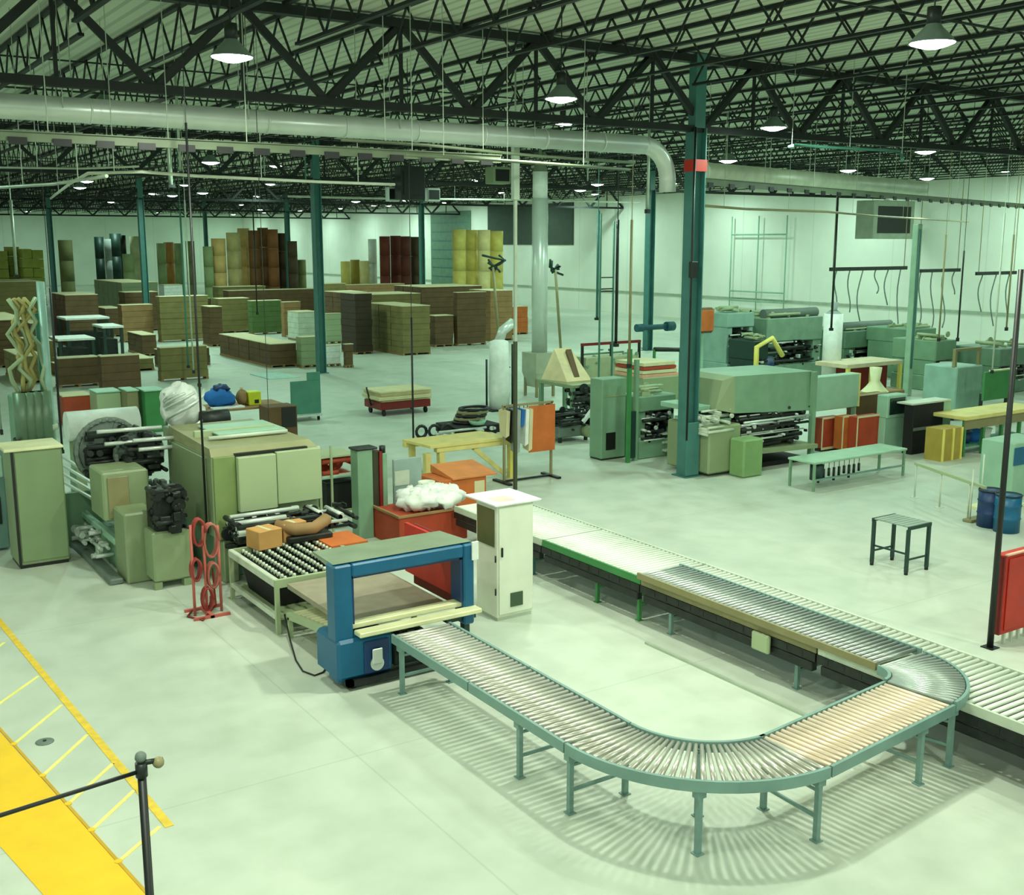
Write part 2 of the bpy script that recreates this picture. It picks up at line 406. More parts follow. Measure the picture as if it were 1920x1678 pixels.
# ---------------------------------------------------------------- ducts, busways, pipes under the roof
def hang(mb, x, y, z, r=.008): mb.cyl((x, y, z), (x, y, ZR-.002), r, 6)
YD = 19.62; ZD = 7.6
xe = xat(1205, YD, ZD)
t = thing('ventilation_duct', 'big round pale galvanised duct running across the left half under the roof', 'duct', (0, YD, ZD))
part('duct_run', MB().cyl((-7, YD, ZD), (xe, YD, ZD), .2, 28), M_galv, t)
x = -6.
while x < xe: part('seam_ring', MB().cyl((x, YD, ZD), (x+.03, YD, ZD), .212, 28), M_galv, t); x += 1.52
el = [(xe, YD, ZD)]+[(xe+.75*math.sin(a), YD, ZD-.75+.75*math.cos(a)) for a in [math.radians(q) for q in range(8, 91, 8)]]+[(xe+.76, YD, ZD-1.0)]
part('elbow', MB().tube(el, .19, 20), M_galv, t)
for x in (-3, 1.2, 4.2, 7.3, 10.3, 13.4):
    for q in (-.215, .215): part('hanger', MB().tube([(x, YD+q, ZD), (x, YD+q, ZR-.002)], .008, 6), M_spark, t)
# busways
def busway(a, b, z, label, sock=.62, h=.13):
    a = Vector((a[0], a[1], z)); b = Vector((b[0], b[1], z)); d = (b-a); L = d.length; d.normalize(); nrm = Vector((-d.y, d.x, 0))
    t = thing('overhead_busway', label, 'busway', tuple(a))
    def bx(mb, s0, s1, w0, w1, z0, z1):
        q = [a+d*s0+nrm*w0, a+d*s1+nrm*w0, a+d*s1+nrm*w1, a+d*s0+nrm*w1]
        mb.hull6([(p.x, p.y, z0) for p in q], [(p.x, p.y, z1) for p in q])
    m = MB(); bx(m, 0, L, -.05, .05, z-h/2, z+h/2); bx(m, 0, L, -.09, .09, z+h/2, z+h/2+.015)
    part('bus_housing', m, M_bus, t)
    s = .4
    while s < L: m = MB(); bx(m, s, s+.26, -.08, -.051, z-h/2-.05, z-.01); part('plug_box', m, M_black, t); s += sock
    s = .5
    while s < L: p = a+d*s; part('hanger', MB().cyl((p.x, p.y, z+h/2), (p.x, p.y, ZR-.002), .009, 6), M_spark, t); s += 3.05
busway((-6, 17.95), (11.6, 17.95), 7.0, 'long grey green busway with dark plug boxes just below the big pale duct')
busway(g(1308, 340, 7.), g(1925, 387, 7.), 7., 'long busway with dark scalloped underside crossing before the right wall', 1.1, .16)
p0 = g(1318, 322, 7.4); p1 = g(1730, 353, 7.4)
t = thing('ventilation_duct', 'pale round duct starting beside the red band and running right', 'duct', (p0[0], p0[1], 7.4))
part('duct_run', MB().cyl(p0+(7.4,), p1+(7.4,), .26, 20), mat('pale cream duct', (214, 222, 200), .45, .2), t)
for k in range(6):
    q = [p0[i]+(p1[i]-p0[i])*(k+.5)/6 for i in (0, 1)]; part('hanger', MB().cyl((q[0], q[1], 7.6), (q[0], q[1], ZR-.002), .012, 6), M_spark, t)
def pipe(pts, r, m_, name, label, cat='pipe', hangers=True):
    P = [g(px, py, z)+(z,) for px, py, z in pts]
    t = thing(name, label, cat, P[0])
    part('run', MB().tube(P, r, 8), m_, t)
    if hangers:
        for a, b in zip(P, P[1:]):
            a = Vector(a); b = Vector(b); n = max(1, int((b-a).length/6))
            for k in range(n):
                q = a+(b-a)*(k+.5)/n
                part('hanger', MB().cyl((q.x, q.y, q.z), (q.x, q.y, ZR-.002), .008, 6), M_spark, t)
    return t
pipe([(95, 372, 6.6), (130, 345, 6.6), (165, 325, 6.6), (265, 322, 6.6), (370, 330, 6.6), (600, 341, 6.6), (740, 346, 6.6)], .028, M_pale, 'overhead_pipe', 'thin pale pipe with a sloping left end crossing the dark area at left')
pipe([(-10, 314, 6.9), (150, 316, 6.9), (260, 312, 6.9)], .02, M_spark, 'overhead_pipe', 'short thin grey pipe at far left below the busway')
pipe([(-10, 352, 6.5), (100, 345, 6.5), (200, 330, 6.5)], .03, M_spark, 'overhead_pipe', 'greenish pipe at the left edge above the bright back wall')
pipe([(540, 368, 7.9), (700, 372, 7.9), (1000, 375, 7.9), (1200, 380, 7.9)], .06, M_pale, 'overhead_pipe', 'pale conduit along the top of the far wall in the middle')
pipe([(1310, 385, 6.4), (1400, 392, 6.4), (1550, 397, 6.4), (1640, 405, 6.4), (1815, 416, 6.4)], .035, M_olive, 'overhead_pipe', 'thin conduit crossing the right wall below the scalloped busway')
pipe([(640, 262, 7.2), (800, 272, 7.2), (1000, 292, 7.2), (1190, 305, 7.2)], .03, M_bus, 'overhead_pipe', 'pair of olive pipes right of the busway end, upper one')
pipe([(760, 290, 6.9), (900, 298, 6.9), (1000, 305, 6.9), (1180, 318, 6.9)], .03, M_bus, 'overhead_pipe', 'pair of olive pipes right of the busway end, lower one')
pipe([(1480, 275, 7.6), (1490, 272, 7.6), (1690, 284, 7.6), (1692, 300, 7.0)], .035, M_teald, 'overhead_pipe', 'teal pipe loop in the dark roof space above the right duct')
# small ventilator units
def unit(xl, yt, xr, yb, D, name, label, cat, m_, d=.6):
    X0, Z1 = gy(xl, yt, D); X1, Z0 = gy(xr, yb, D)
    t = thing(name, label, cat, ((X0+X1)/2, D, Z0))
    part('housing', MB().box(X0, D, Z0, X1, D+d, Z1, .03), m_, t)
    part('louvre', MB().box(X0+.1*(X1-X0), D-.02, Z0+.15*(Z1-Z0), X1-.1*(X1-X0), D-.001, Z1-.15*(Z1-Z0)), M_black, t)
    part('hanger', MB().cyl((X0+.1, D+.2, Z1), (X0+.1, D+.2, ZR-.002), .015, 6).cyl((X1-.1, D+.2, Z1), (X1-.1, D+.2, ZR-.002), .015, 6), M_dark, t)
unit(752, 310, 798, 375, 40, 'unit_heater', 'dark unit heater hanging before the far wall between two pale boxes', 'heater', M_dark)
unit(728, 350, 750, 378, 41, 'junction_cabinet', 'small pale box hanging left of the dark unit heater', 'box', M_galv, .3)
unit(802, 352, 826, 378, 41, 'junction_cabinet', 'small pale box hanging right of the dark unit heater', 'box', M_galv, .3)
unit(926, 312, 958, 345, 34, 'unit_heater', 'sage green rounded heater hanging left of the grey vertical duct', 'heater', M_mach)
unit(1640, 375, 1712, 448, 40, 'unit_heater', 'large grey box hanging before the pale right wall', 'heater', mat('mid grey panel', (150, 162, 142), .6), 1.2)

# ---------------------------------------------------------------- vertical power drops and poles
def drop(px, pg, yt, yb, wpx, m_, label, name='power_drop', cat='power drop'):
    """slim pole over the floor point (px, pg), seen from row yt down to row yb"""
    X, Y = g(px, pg); D = math.hypot(X, Y)
    zt = min(ZR-.002, zat(X, Y, yt)); zb = max(0, zat(X, Y, yb)); r = wpx/2*D/2115
    t = thing(name, label, cat, (X, Y, zb), 'slim power drops hanging from the roof')
    part('conduit', MB().cyl((X, Y, zb), (X, Y, zt), r, 8), m_, t)
    m = MB()
    if zb > .05: m.box(X-r*1.5, Y-r*1.5, zb-.001, X+r*1.5, Y+r*1.5, zb+.1, .005); part('outlet_box', m, M_dark, t)
    else: part('foot_plate', m.box(X-r*3, Y-r*3, 0, X+r*3, Y+r*3, .012), m_, t)
    if zt < ZR-.1: part('hanger', MB().cyl((X, Y, zt), (X, Y, ZR-.002), r*.35, 6), m_, t)
    return t
for a in ((20, 1010, 60, 815, 3.2, M_spark, 'thin pale pole dropping at the very left edge past the duct'),
          (46, 700, 375, 520, 5, M_spark, 'thin pale pole before the yellow green stacks at far left'),
          (118, 860, 540, 850, 4, M_black, 'thin black pole beside the pale tube left of the white cylinder'),
          (343, 760, 195, 352, 8, M_spark, 'thick pale hanging post below the duct at left'),
          (369, 900, 130, 330, 5, M_spark, 'pale pole crossing the big duct at its brightest spot'),
          (355, 720, 395, 690, 3.5, M_teald, 'thin green pole left of the tan paper rolls, left of three'),
          (368, 790, 375, 700, 3, M_spark, 'thin light pole left of the tan paper rolls, middle of three'),
          (378, 800, 360, 725, 4, M_black, 'thin dark pole left of the tan paper rolls, right of three'),
          (393, 1090, 230, 1000, 4.5, M_black, 'black pole passing down the front of the long green machine'),
          (487, 700, 395, 590, 2.5, M_dark, 'thin dark pole in front of the brown paper rolls'),
          (511, 700, 180, 335, 2.5, M_spark, 'thin pale pole ending on the pale pipe left of centre'),
          (586, 720, 170, 350, 3, M_teald, 'thin teal pole just left of the teal column at centre left'),
          (250, 700, 190, 245, 2.5, M_spark, 'short pale rod between the duct and busway at left'),
          (208, 700, 270, 318, 2.5, M_spark, 'short pale rod down to the pale pipe at far left'),
          (513, 1010, 855, 985, 3.5, M_dark, 'thin dark pole before the pale front panels of the long machine'),
          (776, 880, 595, 868, 4, M_black, 'black pole standing before the low cart at centre'),
          (813, 700, 255, 295, 4, M_spark, 'short pale rod under the duct at the centre'),
          (876, 860, 262, 295, 3, M_spark, 'short thin rod under the duct right of the centre'),
          (1204, 860, 235, 400, 5.5, M_spark, 'pale pole near the elbow end of the big duct'),
          (1097, 740, 235, 345, 3, M_spark, 'thin pale rod midway between grey duct and elbow'),
          (1118, 700, 395, 600, 5, M_col, 'dark green pole before the pale wall, left of four in a row'),
          (1152, 800, 412, 650, 6, M_dark, 'dark pole before the pale wall, second of four in a row'),
          (1176, 870, 412, 690, 5, M_olive, 'olive pole before the pale wall, third of four in a row'),
          (1282, 760, 380, 520, 3, M_dark, 'thin dark hose pole just left of the big column'),
          (1552, 740, 370, 620, 4, M_dark, 'thin dark cable pole above the grey machine right of the column'),
          (1750, 780, 440, 640, 3, M_olive, 'thin olive drop right of the pale green post, left of the pair'),
          (1782, 820, 470, 640, 3, M_dark, 'thin dark drop right of the pale green post, right of the pair'),
          (1852, 800, 400, 700, 3, M_pale, 'pale thin drop at the right before the wall, left one'),
          (1872, 800, 440, 620, 3, M_olive, 'olive thin drop at the right before the wall, right one'),
          (1335, 640, 245, 320, 3, M_spark, 'short pale rod above the right duct, left one'),
          (1466, 640, 268, 335, 4, M_teald, 'short teal rod above the right duct, middle one'),
          (1692, 640, 300, 350, 4, M_spark, 'short pale rod above the right duct, right one')):
    drop(*a)
# pole with a pale upper and dark lower half, standing on the floor
X, Y = g(966, 918); t = thing('power_pole', 'tall thin pole, pale above and dark below, beside the yellow frame', 'pole', (X, Y))
z1 = zat(X, Y, 640); z2 = zat(X, Y, 300)
part('lower_tube', MB().box(X-.035, Y-.035, 0, X+.035, Y+.035, z1), mat('dark olive tube', (64, 70, 48), .5), t)
part('upper_tube', MB().box(X-.03, Y-.03, z1, X+.03, Y+.03, z2), M_spark, t, 'pale upper tube')
part('sleeve', MB().box(X-.07, Y-.07, zat(X, Y, 375), X+.07, Y+.07, zat(X, Y, 240), .01), M_spark, t, 'pale wide sleeve')
part('cord', MB().cyl((X, Y, z2), (X, Y, ZR-.002), .02, 8), M_spark, t)
# hanging bars with hoses before the right wall
def hosebar(px0, px1, row, Yg, label, n, seed):
    X0, Z = gy(px0, row, Yg); X1, _ = gy(px1, row, Yg)
    t = thing('hose_rail', label, 'hose rail', ((X0+X1)/2, Yg, Z), 'hose rails before the right wall')
    part('rail', MB().box(X0, Yg-.05, Z-.08, X1, Yg+.05, Z+.08, .01), M_dark, t)
    part('hanger', MB().cyl((X0+.2, Yg, Z+.08), (X0+.2, Yg, ZR-.002), .02, 6).cyl((X1-.2, Yg, Z+.08), (X1-.2, Yg, ZR-.002), .02, 6), M_olive, t)
    rnd = random.Random(seed)
    for k in range(n):
        x = X0+(X1-X0)*(k+.5)/n; L = rnd.uniform(1., 3.2); a = rnd.uniform(-.5, .5)
        pts = [(x+a*math.sin(3*u)*u, Yg+.1*math.sin(5*u), Z-.08-L*u) for u in [i/8 for i in range(9)]]
        part('hose', MB().tube(pts, .03, 6), M_hose, t)
hosebar(1556, 1700, 505, 33, 'dark bar left of the pale post with hoses dangling below', 6, 3)
hosebar(1716, 1800, 508, 33, 'thin bar right of the pale post with hoses dangling', 4, 5)
hosebar(1830, 1905, 513, 32, 'bar near the right edge with cables dangling', 3, 7)
# wall frame of thin pipes
Yw0, Zt = gx(1372, 440, 54.7); Yw1, Zb = gx(1470, 550, 54.7)
t = thing('wall_rack', 'thin pipe frame standing before the pale wall right of the big column', 'frame', (54.7, Yw0, 0))
m = MB()
for yy in (Yw0, (Yw0+Yw1)/2, Yw1): m.cyl((54.7, yy, 0), (54.7, yy, Zt+1.2), .045, 8)
part('upright', m, M_cyan, t)
m = MB()
for zz in (Zt, Zb, Zb-.6): m.cyl((54.7, Yw0, zz), (54.7, Yw1, zz), .05, 8)
part('cross_pipe', m, M_cyan, t)
# pipe bracket frames in the middle
Xg, Yg = g(1152, 800)
t = thing('ladder_frame', 'two tall thin uprights joined by short rungs before the pale wall', 'frame', (Xg, Yg))
xa = xat(1124, Yg, 3.); xb = xat(1150, Yg, 3.)
part('upright', MB().cyl((xa, Yg, 0), (xa, Yg, zat(xa, Yg, 400)), .03, 8).cyl((xb-.03, Yg, 0), (xb-.03, Yg, zat(xb, Yg, 415)), .03, 8), M_teald, t)
m = MB()
for r_ in (520, 541, 546): z = zat(xb, Yg, r_); m.cyl((xa, Yg, z), (xb, Yg, z), .018, 6)
part('rung', m, M_dark, t)

# ---------------------------------------------------------------- grey vertical duct and hopper
DX, DY = g(1011, 742)
t = thing('dust_duct', 'wide grey vertical duct with white collar and grey hopper at its foot', 'duct', (DX, DY))
rr = 15*math.hypot(DX, DY)/2115
part('riser', MB().cyl((DX, DY, zat(DX, DY, 660)), (DX, DY, zat(DX, DY, 372)), rr, 24), M_galv, t)
part('collar', MB().cyl((DX, DY, zat(DX, DY, 372)), (DX, DY, zat(DX, DY, 322)), rr*.93, 24), M_white, t, 'white collar')
part('cap', MB().cyl((DX, DY, zat(DX, DY, 322)), (DX, DY, zat(DX, DY, 300)), rr*.93, 24, r2=rr*.5).cyl((DX, DY, zat(DX, DY, 300)), (DX, DY, ZR-.002), .05, 8), M_bus, t)
z6 = zat(DX, DY, 660); hw = 24*math.hypot(DX, DY)/2115
part('hopper', MB().hull6([(DX-hw*.7, DY-hw*.7, .35), (DX+hw*.7, DY-hw*.7, .35), (DX+hw*.7, DY+hw*.7, .35), (DX-hw*.7, DY+hw*.7, .35)],
                          [(DX-hw, DY-hw, z6*.55), (DX+hw, DY-hw, z6*.55), (DX+hw, DY+hw, z6*.55), (DX-hw, DY+hw, z6*.55)]).box(DX-hw, DY-hw, z6*.55, DX+hw, DY+hw, z6), mat('grey hopper', (164, 172, 148), .5), t)
for sx in (-1, 1):
    for sy in (-1, 1): part('leg', MB().box(DX+sx*hw*.8-.04, DY+sy*hw*.8-.04, 0, DX+sx*hw*.8+.04, DY+sy*hw*.8+.04, z6*.55), M_olive, t)
# white wrapped roll beside it (leaning bag)
WXx, WYy = g(936, 768); r = 21*math.hypot(WXx, WYy)/2115
t = thing('dust_bag', 'tall white cloth bag standing left of the grey vertical duct', 'bag', (WXx, WYy))
h = zat(WXx, WYy, 640)
part('bag', MB().lathe((WXx, WYy, 0), [(.01, .02), (r*.9, .05), (r, h*.3), (r*.92, h*.7), (r*.85, h), (.01, h+.12)], 20), M_white, t)
part('inlet', MB().tube([(WXx, WYy, h), (WXx+.15, WYy, h+.35), (WXx+.55, WYy, h+.6)], r*.45, 12), M_galv, t)
part('frame', MB().cyl((WXx-r*1.35, WYy, 0), (WXx-r*1.35, WYy, h*.75), .035, 8).cyl((WXx+r*1.5, WYy, 0), (WXx+r*1.5, WYy, h*.95), .05, 8).box(WXx-r*1.4, WYy-r, 0, WXx+r*1.5, WYy+r, .05), M_dark, t)

# ---------------------------------------------------------------- paper rolls standing in tall stacks at the back
def roll_stack(px, wpx, top, ground, m_, label, group, n=4):
    X, Y = g(px, ground); D = math.hypot(X, Y); r = wpx*.49*D/2115; zt = zat(X, Y, top); h = zt/n
    for k in range(n):
        t = thing('paper_roll', label+', '+(('bottom', 'second', 'third', 'top') if n > 3 else ('bottom', 'middle', 'top') if n == 3 else ('bottom', 'top'))[k]+' tier', 'paper roll', (X, Y, k*h), group)
        part('wound_paper', MB().cyl((X, Y, k*h+.005), (X, Y, (k+1)*h-.004), r, 20), m_, t)
    return X, Y
mt = lambda n, c: mat(n, c, .75, 0, .08)
R_tan = mt('tan paper', (226, 190, 122)); R_cream = mt('cream paper', (230, 214, 150)); R_or = mt('amber paper', (190, 134, 72))
R_br = mt('brown paper', (122, 82, 46)); R_dk = mt('dark brown paper', (70, 54, 30)); R_ol = mt('olive paper', (118, 122, 78)); R_red = mt('red brown paper', (98, 36, 20))
R_yel = mt('yellow paper', (222, 206, 112)); R_gr = mt('sage paper', (150, 170, 118))
for px, wd, top, gr, m_, lab, n in ((415, 26, 447, 575, R_tan, 'tan paper roll, stack leftmost of the tall tan and brown row', 4), (443, 26, 436, 572, R_cream, 'cream paper roll, stack second from left in the tall row', 4),
    (462, 22, 428, 570, R_tan, 'light tan paper roll, stack left of the brown ones', 4), (481, 20, 432, 573, R_br, 'brown paper roll, stack beside the light tan stack', 4),
    (498, 20, 427, 571, R_br, 'brown paper roll, stack with the highest top in the row', 4), (516, 20, 430, 573, mt('rust paper', (134, 84, 44)), 'rust brown paper roll, stack right of the highest one', 4),
    (534, 20, 437, 571, R_dk, 'dark brown paper roll, stack stepping down toward the right', 4), (552, 18, 452, 574, R_dk, 'dark brown paper roll, lower stack near the row end', 4),
    (568, 16, 487, 572, R_ol, 'olive paper roll, short stack ending the tall row', 3), (395, 18, 462, 576, R_gr, 'sage paper roll, stack left of the leftmost tan stack', 3),
    (362, 16, 452, 574, R_ol, 'olive paper roll, stack behind the three thin poles', 3), (308, 16, 456, 572, R_gr, 'pale sage paper roll, stack left of the amber one', 3),
    (322, 18, 454, 570, R_or, 'amber paper roll, stack between sage ones at left', 3), (340, 16, 456, 572, R_gr, 'sage paper roll, stack right of the amber one', 3),
    (193, 16, 444, 566, M_dgreen, 'dark green wrapped roll, leftmost of the dark stacks', 3), (209, 12, 448, 568, M_grey, 'grey wrapped roll between two dark green stacks', 3),
    (224, 20, 438, 566, M_dgreen, 'dark green wrapped roll, broadest of the dark stacks', 3), (238, 10, 441, 570, M_black, 'black wrapped roll, thin stack right of the dark green ones', 3),
    (262, 22, 443, 570, mt('pale olive paper', (190, 198, 150)), 'pale olive paper roll, stack left of the distant column', 3), (246, 20, 476, 576, R_gr, 'sage paper roll, short stack before the black one', 3),
    (130, 24, 450, 566, R_ol, 'olive paper roll, stack just right of the far left column', 3), (724, 20, 443, 590, R_red, 'red brown paper roll, leftmost of four dark stacks', 4),
    (744, 20, 442, 588, R_red, 'red brown paper roll, second of four dark stacks', 4), (763, 20, 443, 590, mt('deep red paper', (84, 30, 16)), 'deep red brown paper roll, third of four dark stacks', 4),
    (782, 19, 444, 588, R_dk, 'near black brown paper roll, last of four dark stacks', 4), (701, 16, 448, 586, M_white, 'white paper roll, stack left of the dark red ones', 3),
    (862, 26, 430, 585, R_yel, 'yellow paper roll, leftmost of the bright yellow stacks', 4), (886, 26, 431, 583, R_yel, 'yellow paper roll, second of the bright yellow stacks', 4),
    (908, 24, 431, 585, R_cream, 'cream yellow paper roll, third of the bright yellow stacks', 4), (931, 26, 433, 583, R_yel, 'yellow paper roll, last of the bright yellow stacks', 4),
    (650, 18, 490, 588, R_yel, 'dull yellow paper roll, low stack left of the white one', 2), (668, 18, 487, 586, mt('mustard paper', (170, 150, 66)), 'mustard paper roll, low stack second from left', 2),
    (685, 18, 489, 588, R_cream, 'cream paper roll, low stack beside the white one', 2), (795, 8, 447, 588, M_white, 'thin white roll stack right of the dark red ones', 3)):
    roll_stack(px, wd, top, gr, m_, lab, 'paper rolls stacked at the back of the hall', n)
# ---------------------------------------------------------------- board stacks
def stack(fx, fy, rx, lx, top, m_, label, lit_topm=M_sheet, group='stacks of cut board on the floor', straps=True, z0=0., tilt=0):
    X, Y = g(fx, fy, z0); X1 = xat(rx, Y, z0); Y1 = yat(lx, X, z0) if lx < fx-2 else Y+1.1
    Y1 = min(Y1, Y+9); Z = zat(X, Y, top); Z = max(Z, z0+.3)
    t = thing('board_stack', label, 'board stack', ((X+X1)/2, Y, z0), group)
    m = MB(); n = max(2, int((X1-X)/.5)); m.box(X+.02, Y+.02, z0+.09, X1-.02, Y1-.02, z0+.12)
    for i in range(3): a = X+(X1-X-.1)*i/2; m.box(a, Y+.02, z0, a+.1, Y1-.02, z0+.09)
    part('pallet', m, M_wood, t)
    m = MB(); L = max(1, round((Y1-Y)/1.3)); q = (Y1-Y)/L; rnd = random.Random(int(fx*7+fy))
    nl = max(2, int((Z-z0)/.3)); hz = (Z-.03-z0-.12)/nl
    for k in range(L):
        for j in range(nl):
            d = rnd.uniform(0, .03)
            m.box(X+d, Y+k*q+d+.01, z0+.12+j*hz, X1-d, Y+(k+1)*q-.03, z0+.12+(j+1)*hz-.008)
    part('sheets', m, m_, t)
    m = MB()
    for k in range(L): m.box(X, Y+k*q, Z-.03, X1, Y+(k+1)*q-.03, Z)
    part('top_sheet', m, lit_topm, t, 'top sheet painted pale as if lit')  # light falling on the stack top is put into this paler colour
    return X, Y, X1, Y1, Z
for a in ((756, 667, 808, 690, 574, M_kraftg, 'two tier olive board stack in front of the middle row, nearest corner'),
          (816, 651, 851, 800, 592, M_kraftd, 'lower brown board stack right of the two tier olive one'),
          (858, 649, 912, 850, 548, M_kraftd, 'tall dark board stack at the right end of the middle row'),
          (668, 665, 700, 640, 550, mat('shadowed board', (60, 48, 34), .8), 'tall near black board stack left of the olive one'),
          (700, 640, 790, 660, 552, M_kraftg, 'wide olive board stack behind the two tier one'),
          (792, 628, 905, 740, 538, M_kraftd, 'long dark board stack at the back with white topped sheets'),
          (958, 628, 990, 930, 575, M_orange, 'orange tan board stack just left of the grey duct'),
          (640, 625, 690, 610, 548, M_kraftd, 'small dark board stack in the back right of the teal column'),
          (508, 690, 558, 412, 645, M_kraftd, 'long low board stack with a broad pale top left of the teal column'),
          (566, 690, 600, 556, 632, M_mach, 'pale green carton stack just left of the teal column'),
          (560, 640, 598, 540, 585, M_pale, 'pale carton stack behind the pale green one', ),
          (612, 645, 642, 606, 588, M_mach2, 'pale sage carton stack just right of the teal column'),
          (412, 625, 470, 400, 560, M_kraftg, 'olive board stack behind the long low one, left part'),
          (474, 628, 530, 466, 564, mat('green board', (84, 110, 60), .8), 'green board stack behind the long low one, middle part'),
          (534, 632, 566, 528, 566, M_kraft, 'brown board stack behind the long low one, right part'),
          (430, 600, 600, 420, 545, M_kraftd, 'wide dark board stack under the tall paper rolls'),
          (600, 605, 650, 590, 532, M_kraftg, 'olive board stack in the back behind the teal column'),
          (650, 600, 760, 640, 534, M_kraft, 'wide brown board stack below the dark red rolls'),
          (303, 642, 394, 296, 556, M_kraftg, 'big square olive board stack at left with dark base'),
          (232, 642, 290, 224, 572, M_kraft, 'brown board stack left of the big olive one, pale top'),
          (128, 650, 190, 100, 553, M_kraftd, 'dark brown board stack right of the pale upright tube'),
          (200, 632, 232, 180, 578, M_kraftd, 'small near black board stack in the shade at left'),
          (112, 728, 188, 104, 672, M_kraftd, 'low brown board stack at left, left of the front pair'),
          (193, 736, 266, 186, 668, M_kraftd, 'low brown board stack at left, right of the front pair'),
          (303, 716, 392, 296, 652, M_kraftg, 'square olive board stack with two pale tops at left'),
          (232, 600, 300, 180, 530, M_mach, 'pale green long stack in the back at left'),
          (2, 620, 84, -20, 528, M_kraftg, 'olive stack at the left edge under yellow green sheets'),
          (310, 585, 345, 300, 534, M_white, 'white board stack in the back left of the three thin poles'),
          (920, 640, 962, 880, 545, M_kraft, 'tan board stack behind the standing white bag'),
          (300, 690, 395, 290, 656, M_kraftd, 'dark flat stack in front of the big olive one'),
          (268, 668, 296, 240, 628, M_kraftd, 'narrow dark stack between the brown one and big olive one'),
          (110, 706, 160, 96, 684, M_kraft, 'small brown stack beside the pale upright pipe'),
          (60, 660, 92, 20, 606, M_kraftd, 'dark brown stack behind the tangled straps, upper one'),
          (40, 720, 88, 10, 668, M_kraftg, 'olive stack behind the tangled straps, lower one'),
          (196, 700, 290, 170, 676, M_kraftg, 'flat olive stack behind the right one of the front pair'),
          (352, 600, 398, 330, 560, M_kraftd, 'dark stack behind the three thin poles'),
          (648, 690, 664, 643, 645, M_kraftd, 'small dark brown stack with rounded edge right of the teal column'),
          (612, 688, 640, 606, 648, M_white, 'white wrapped stack at the foot of the teal column')):
    stack(*a)
# yellow green sheet stacks at far left
for px, w_, top, gr, lab in ((10, 26, 470, 575, 'yellow green stack leftmost at the picture edge'), (34, 22, 462, 573, 'yellow green stack second from the left edge'),
                             (58, 20, 466, 575, 'yellow green stack right of the thin pale pole'), (78, 22, 468, 573, 'yellow green stack beside the far left column')):
    X, Y = g(px-w_/2, gr); X1 = xat(px+w_/2, Y, 0); Z = zat(X, Y, top)
    m = MB(); n = 6
    for k in range(n): m.box(X+.05*(k % 2), Y, .1+k*(Z-.1)/n, X1-.04, Y+2.2, .1+(k+1)*(Z-.1)/n-.04)
    t = thing('sheet_stack', lab, 'sheet stack', (X, Y), 'yellow green sheet stacks')
    part('sheets', m, mat('yellow green board', (164, 172, 76), .7), t); part('pallet', MB().box(X, Y, 0, X1, Y+2.2, .1), M_wood, t)


# flat tables of white sheets among the stacks
for xl, gr, xr, top, lab in ((128, 668, 210, 597, 'low table of white sheets among the dark stacks at left, upper one'), (196, 676, 236, 612, 'low table of white sheets among the dark stacks at left, lower one'), (112, 688, 182, 636, 'long low table with cream sheets above the front pair of stacks')):
    X, Y = g(xl, gr); X1 = xat(xr, Y, 0); Z = zat(X, Y, top)
    t = thing('sheet_table', lab, 'table', ((X+X1)/2, Y))
    part('tabletop', MB().box(X, Y, Z-.1, X1, Y+2.0, Z, .01), M_white, t)
    for xx in (X+.1, X1-.1):
        for yy in (Y+.1, Y+1.9): part('leg', MB().box(xx-.06, yy-.06, 0, xx+.06, yy+.06, Z-.1), M_dgreen, t)
    part('lower_box', MB().box(X+.25, Y+.3, 0, X1-.25, Y+1.6, Z*.6), M_dark, t)
# tall spindly stands left and right of the grey duct
for px, gr, top, lab in ((925, 690, 500, 'dark spindly stand with splayed head left of the grey duct'), (1040, 690, 505, 'dark spindly stand with splayed head right of the grey duct')):
    X, Y = g(px, gr); Z = zat(X, Y, top)
    t = thing('lamp_stand', lab, 'stand', (X, Y))
    part('stem', MB().cyl((X+.4, Y, 0), (X, Y, Z), .06, 8), M_olive, t)
    m = MB(); rnd = random.Random(px)
    for k in range(7): m.tube([(X, Y, Z), (X+rnd.uniform(-.5, .5), Y+rnd.uniform(-.2, .2), Z+rnd.uniform(-.2, .3)), (X+rnd.uniform(-.7, .7), Y, Z+rnd.uniform(-.3, .5))], .05, 6)
    part('head', m, M_dgreen, t)
    part('foot', MB().box(X+.1, Y-.3, 0, X+.7, Y+.3, .05), M_dark, t)

for a in ((62, 700, 104, 40, 640, M_kraftg, 'olive stack just left of the pale upright pipe'),
          (0, 690, 60, -40, 600, M_kraftd, 'dark brown stack cut by the left picture edge'),
          (238, 622, 300, 226, 548, M_kraftd, 'dark stack behind the narrow gap at left'),
          (396, 650, 420, 380, 575, M_kraftd, 'narrow dark stack at the left end of the long low stack'),
          (412, 585, 500, 400, 538, M_kraftg, 'flat olive stack right below the tan paper rolls')):
    stack(*a)
#PART3
# ---------------------------------------------------------------- roller conveyors
def hframe(t, a, b, z, m_, low=.12, mid=.42, lt=.05):
    """support frame: legs under rail points a and b"""
    a = Vector((a[0], a[1], 0)); b = Vector((b[0], b[1], 0)); d = (b-a).normalized(); a = a+d*.07; b = b-d*.05
    s = part('support_frame', MB().bar(a+Vector((0, 0, low+.12)), b+Vector((0, 0, low+.12)), .03).bar(a+Vector((0, 0, mid+.08)), b+Vector((0, 0, mid+.08)), .025).bar(a+Vector((0, 0, z-.1)), b+Vector((0, 0, z-.1)), .035), m_, t)
    ORG[s.name] = ORG[t.name]
    for p in (a, b):
        part('leg', MB().box(p.x-lt/2, p.y-lt/2, .01, p.x+lt/2, p.y+lt/2, z-.06).box(p.x-lt, p.y-lt*.8, z-.2, p.x+lt, p.y+lt*.8, z-.07).box(p.x-lt*.9, p.y-lt*.9, 0, p.x+lt*.9, p.y+lt*.9, .012), m_, s)
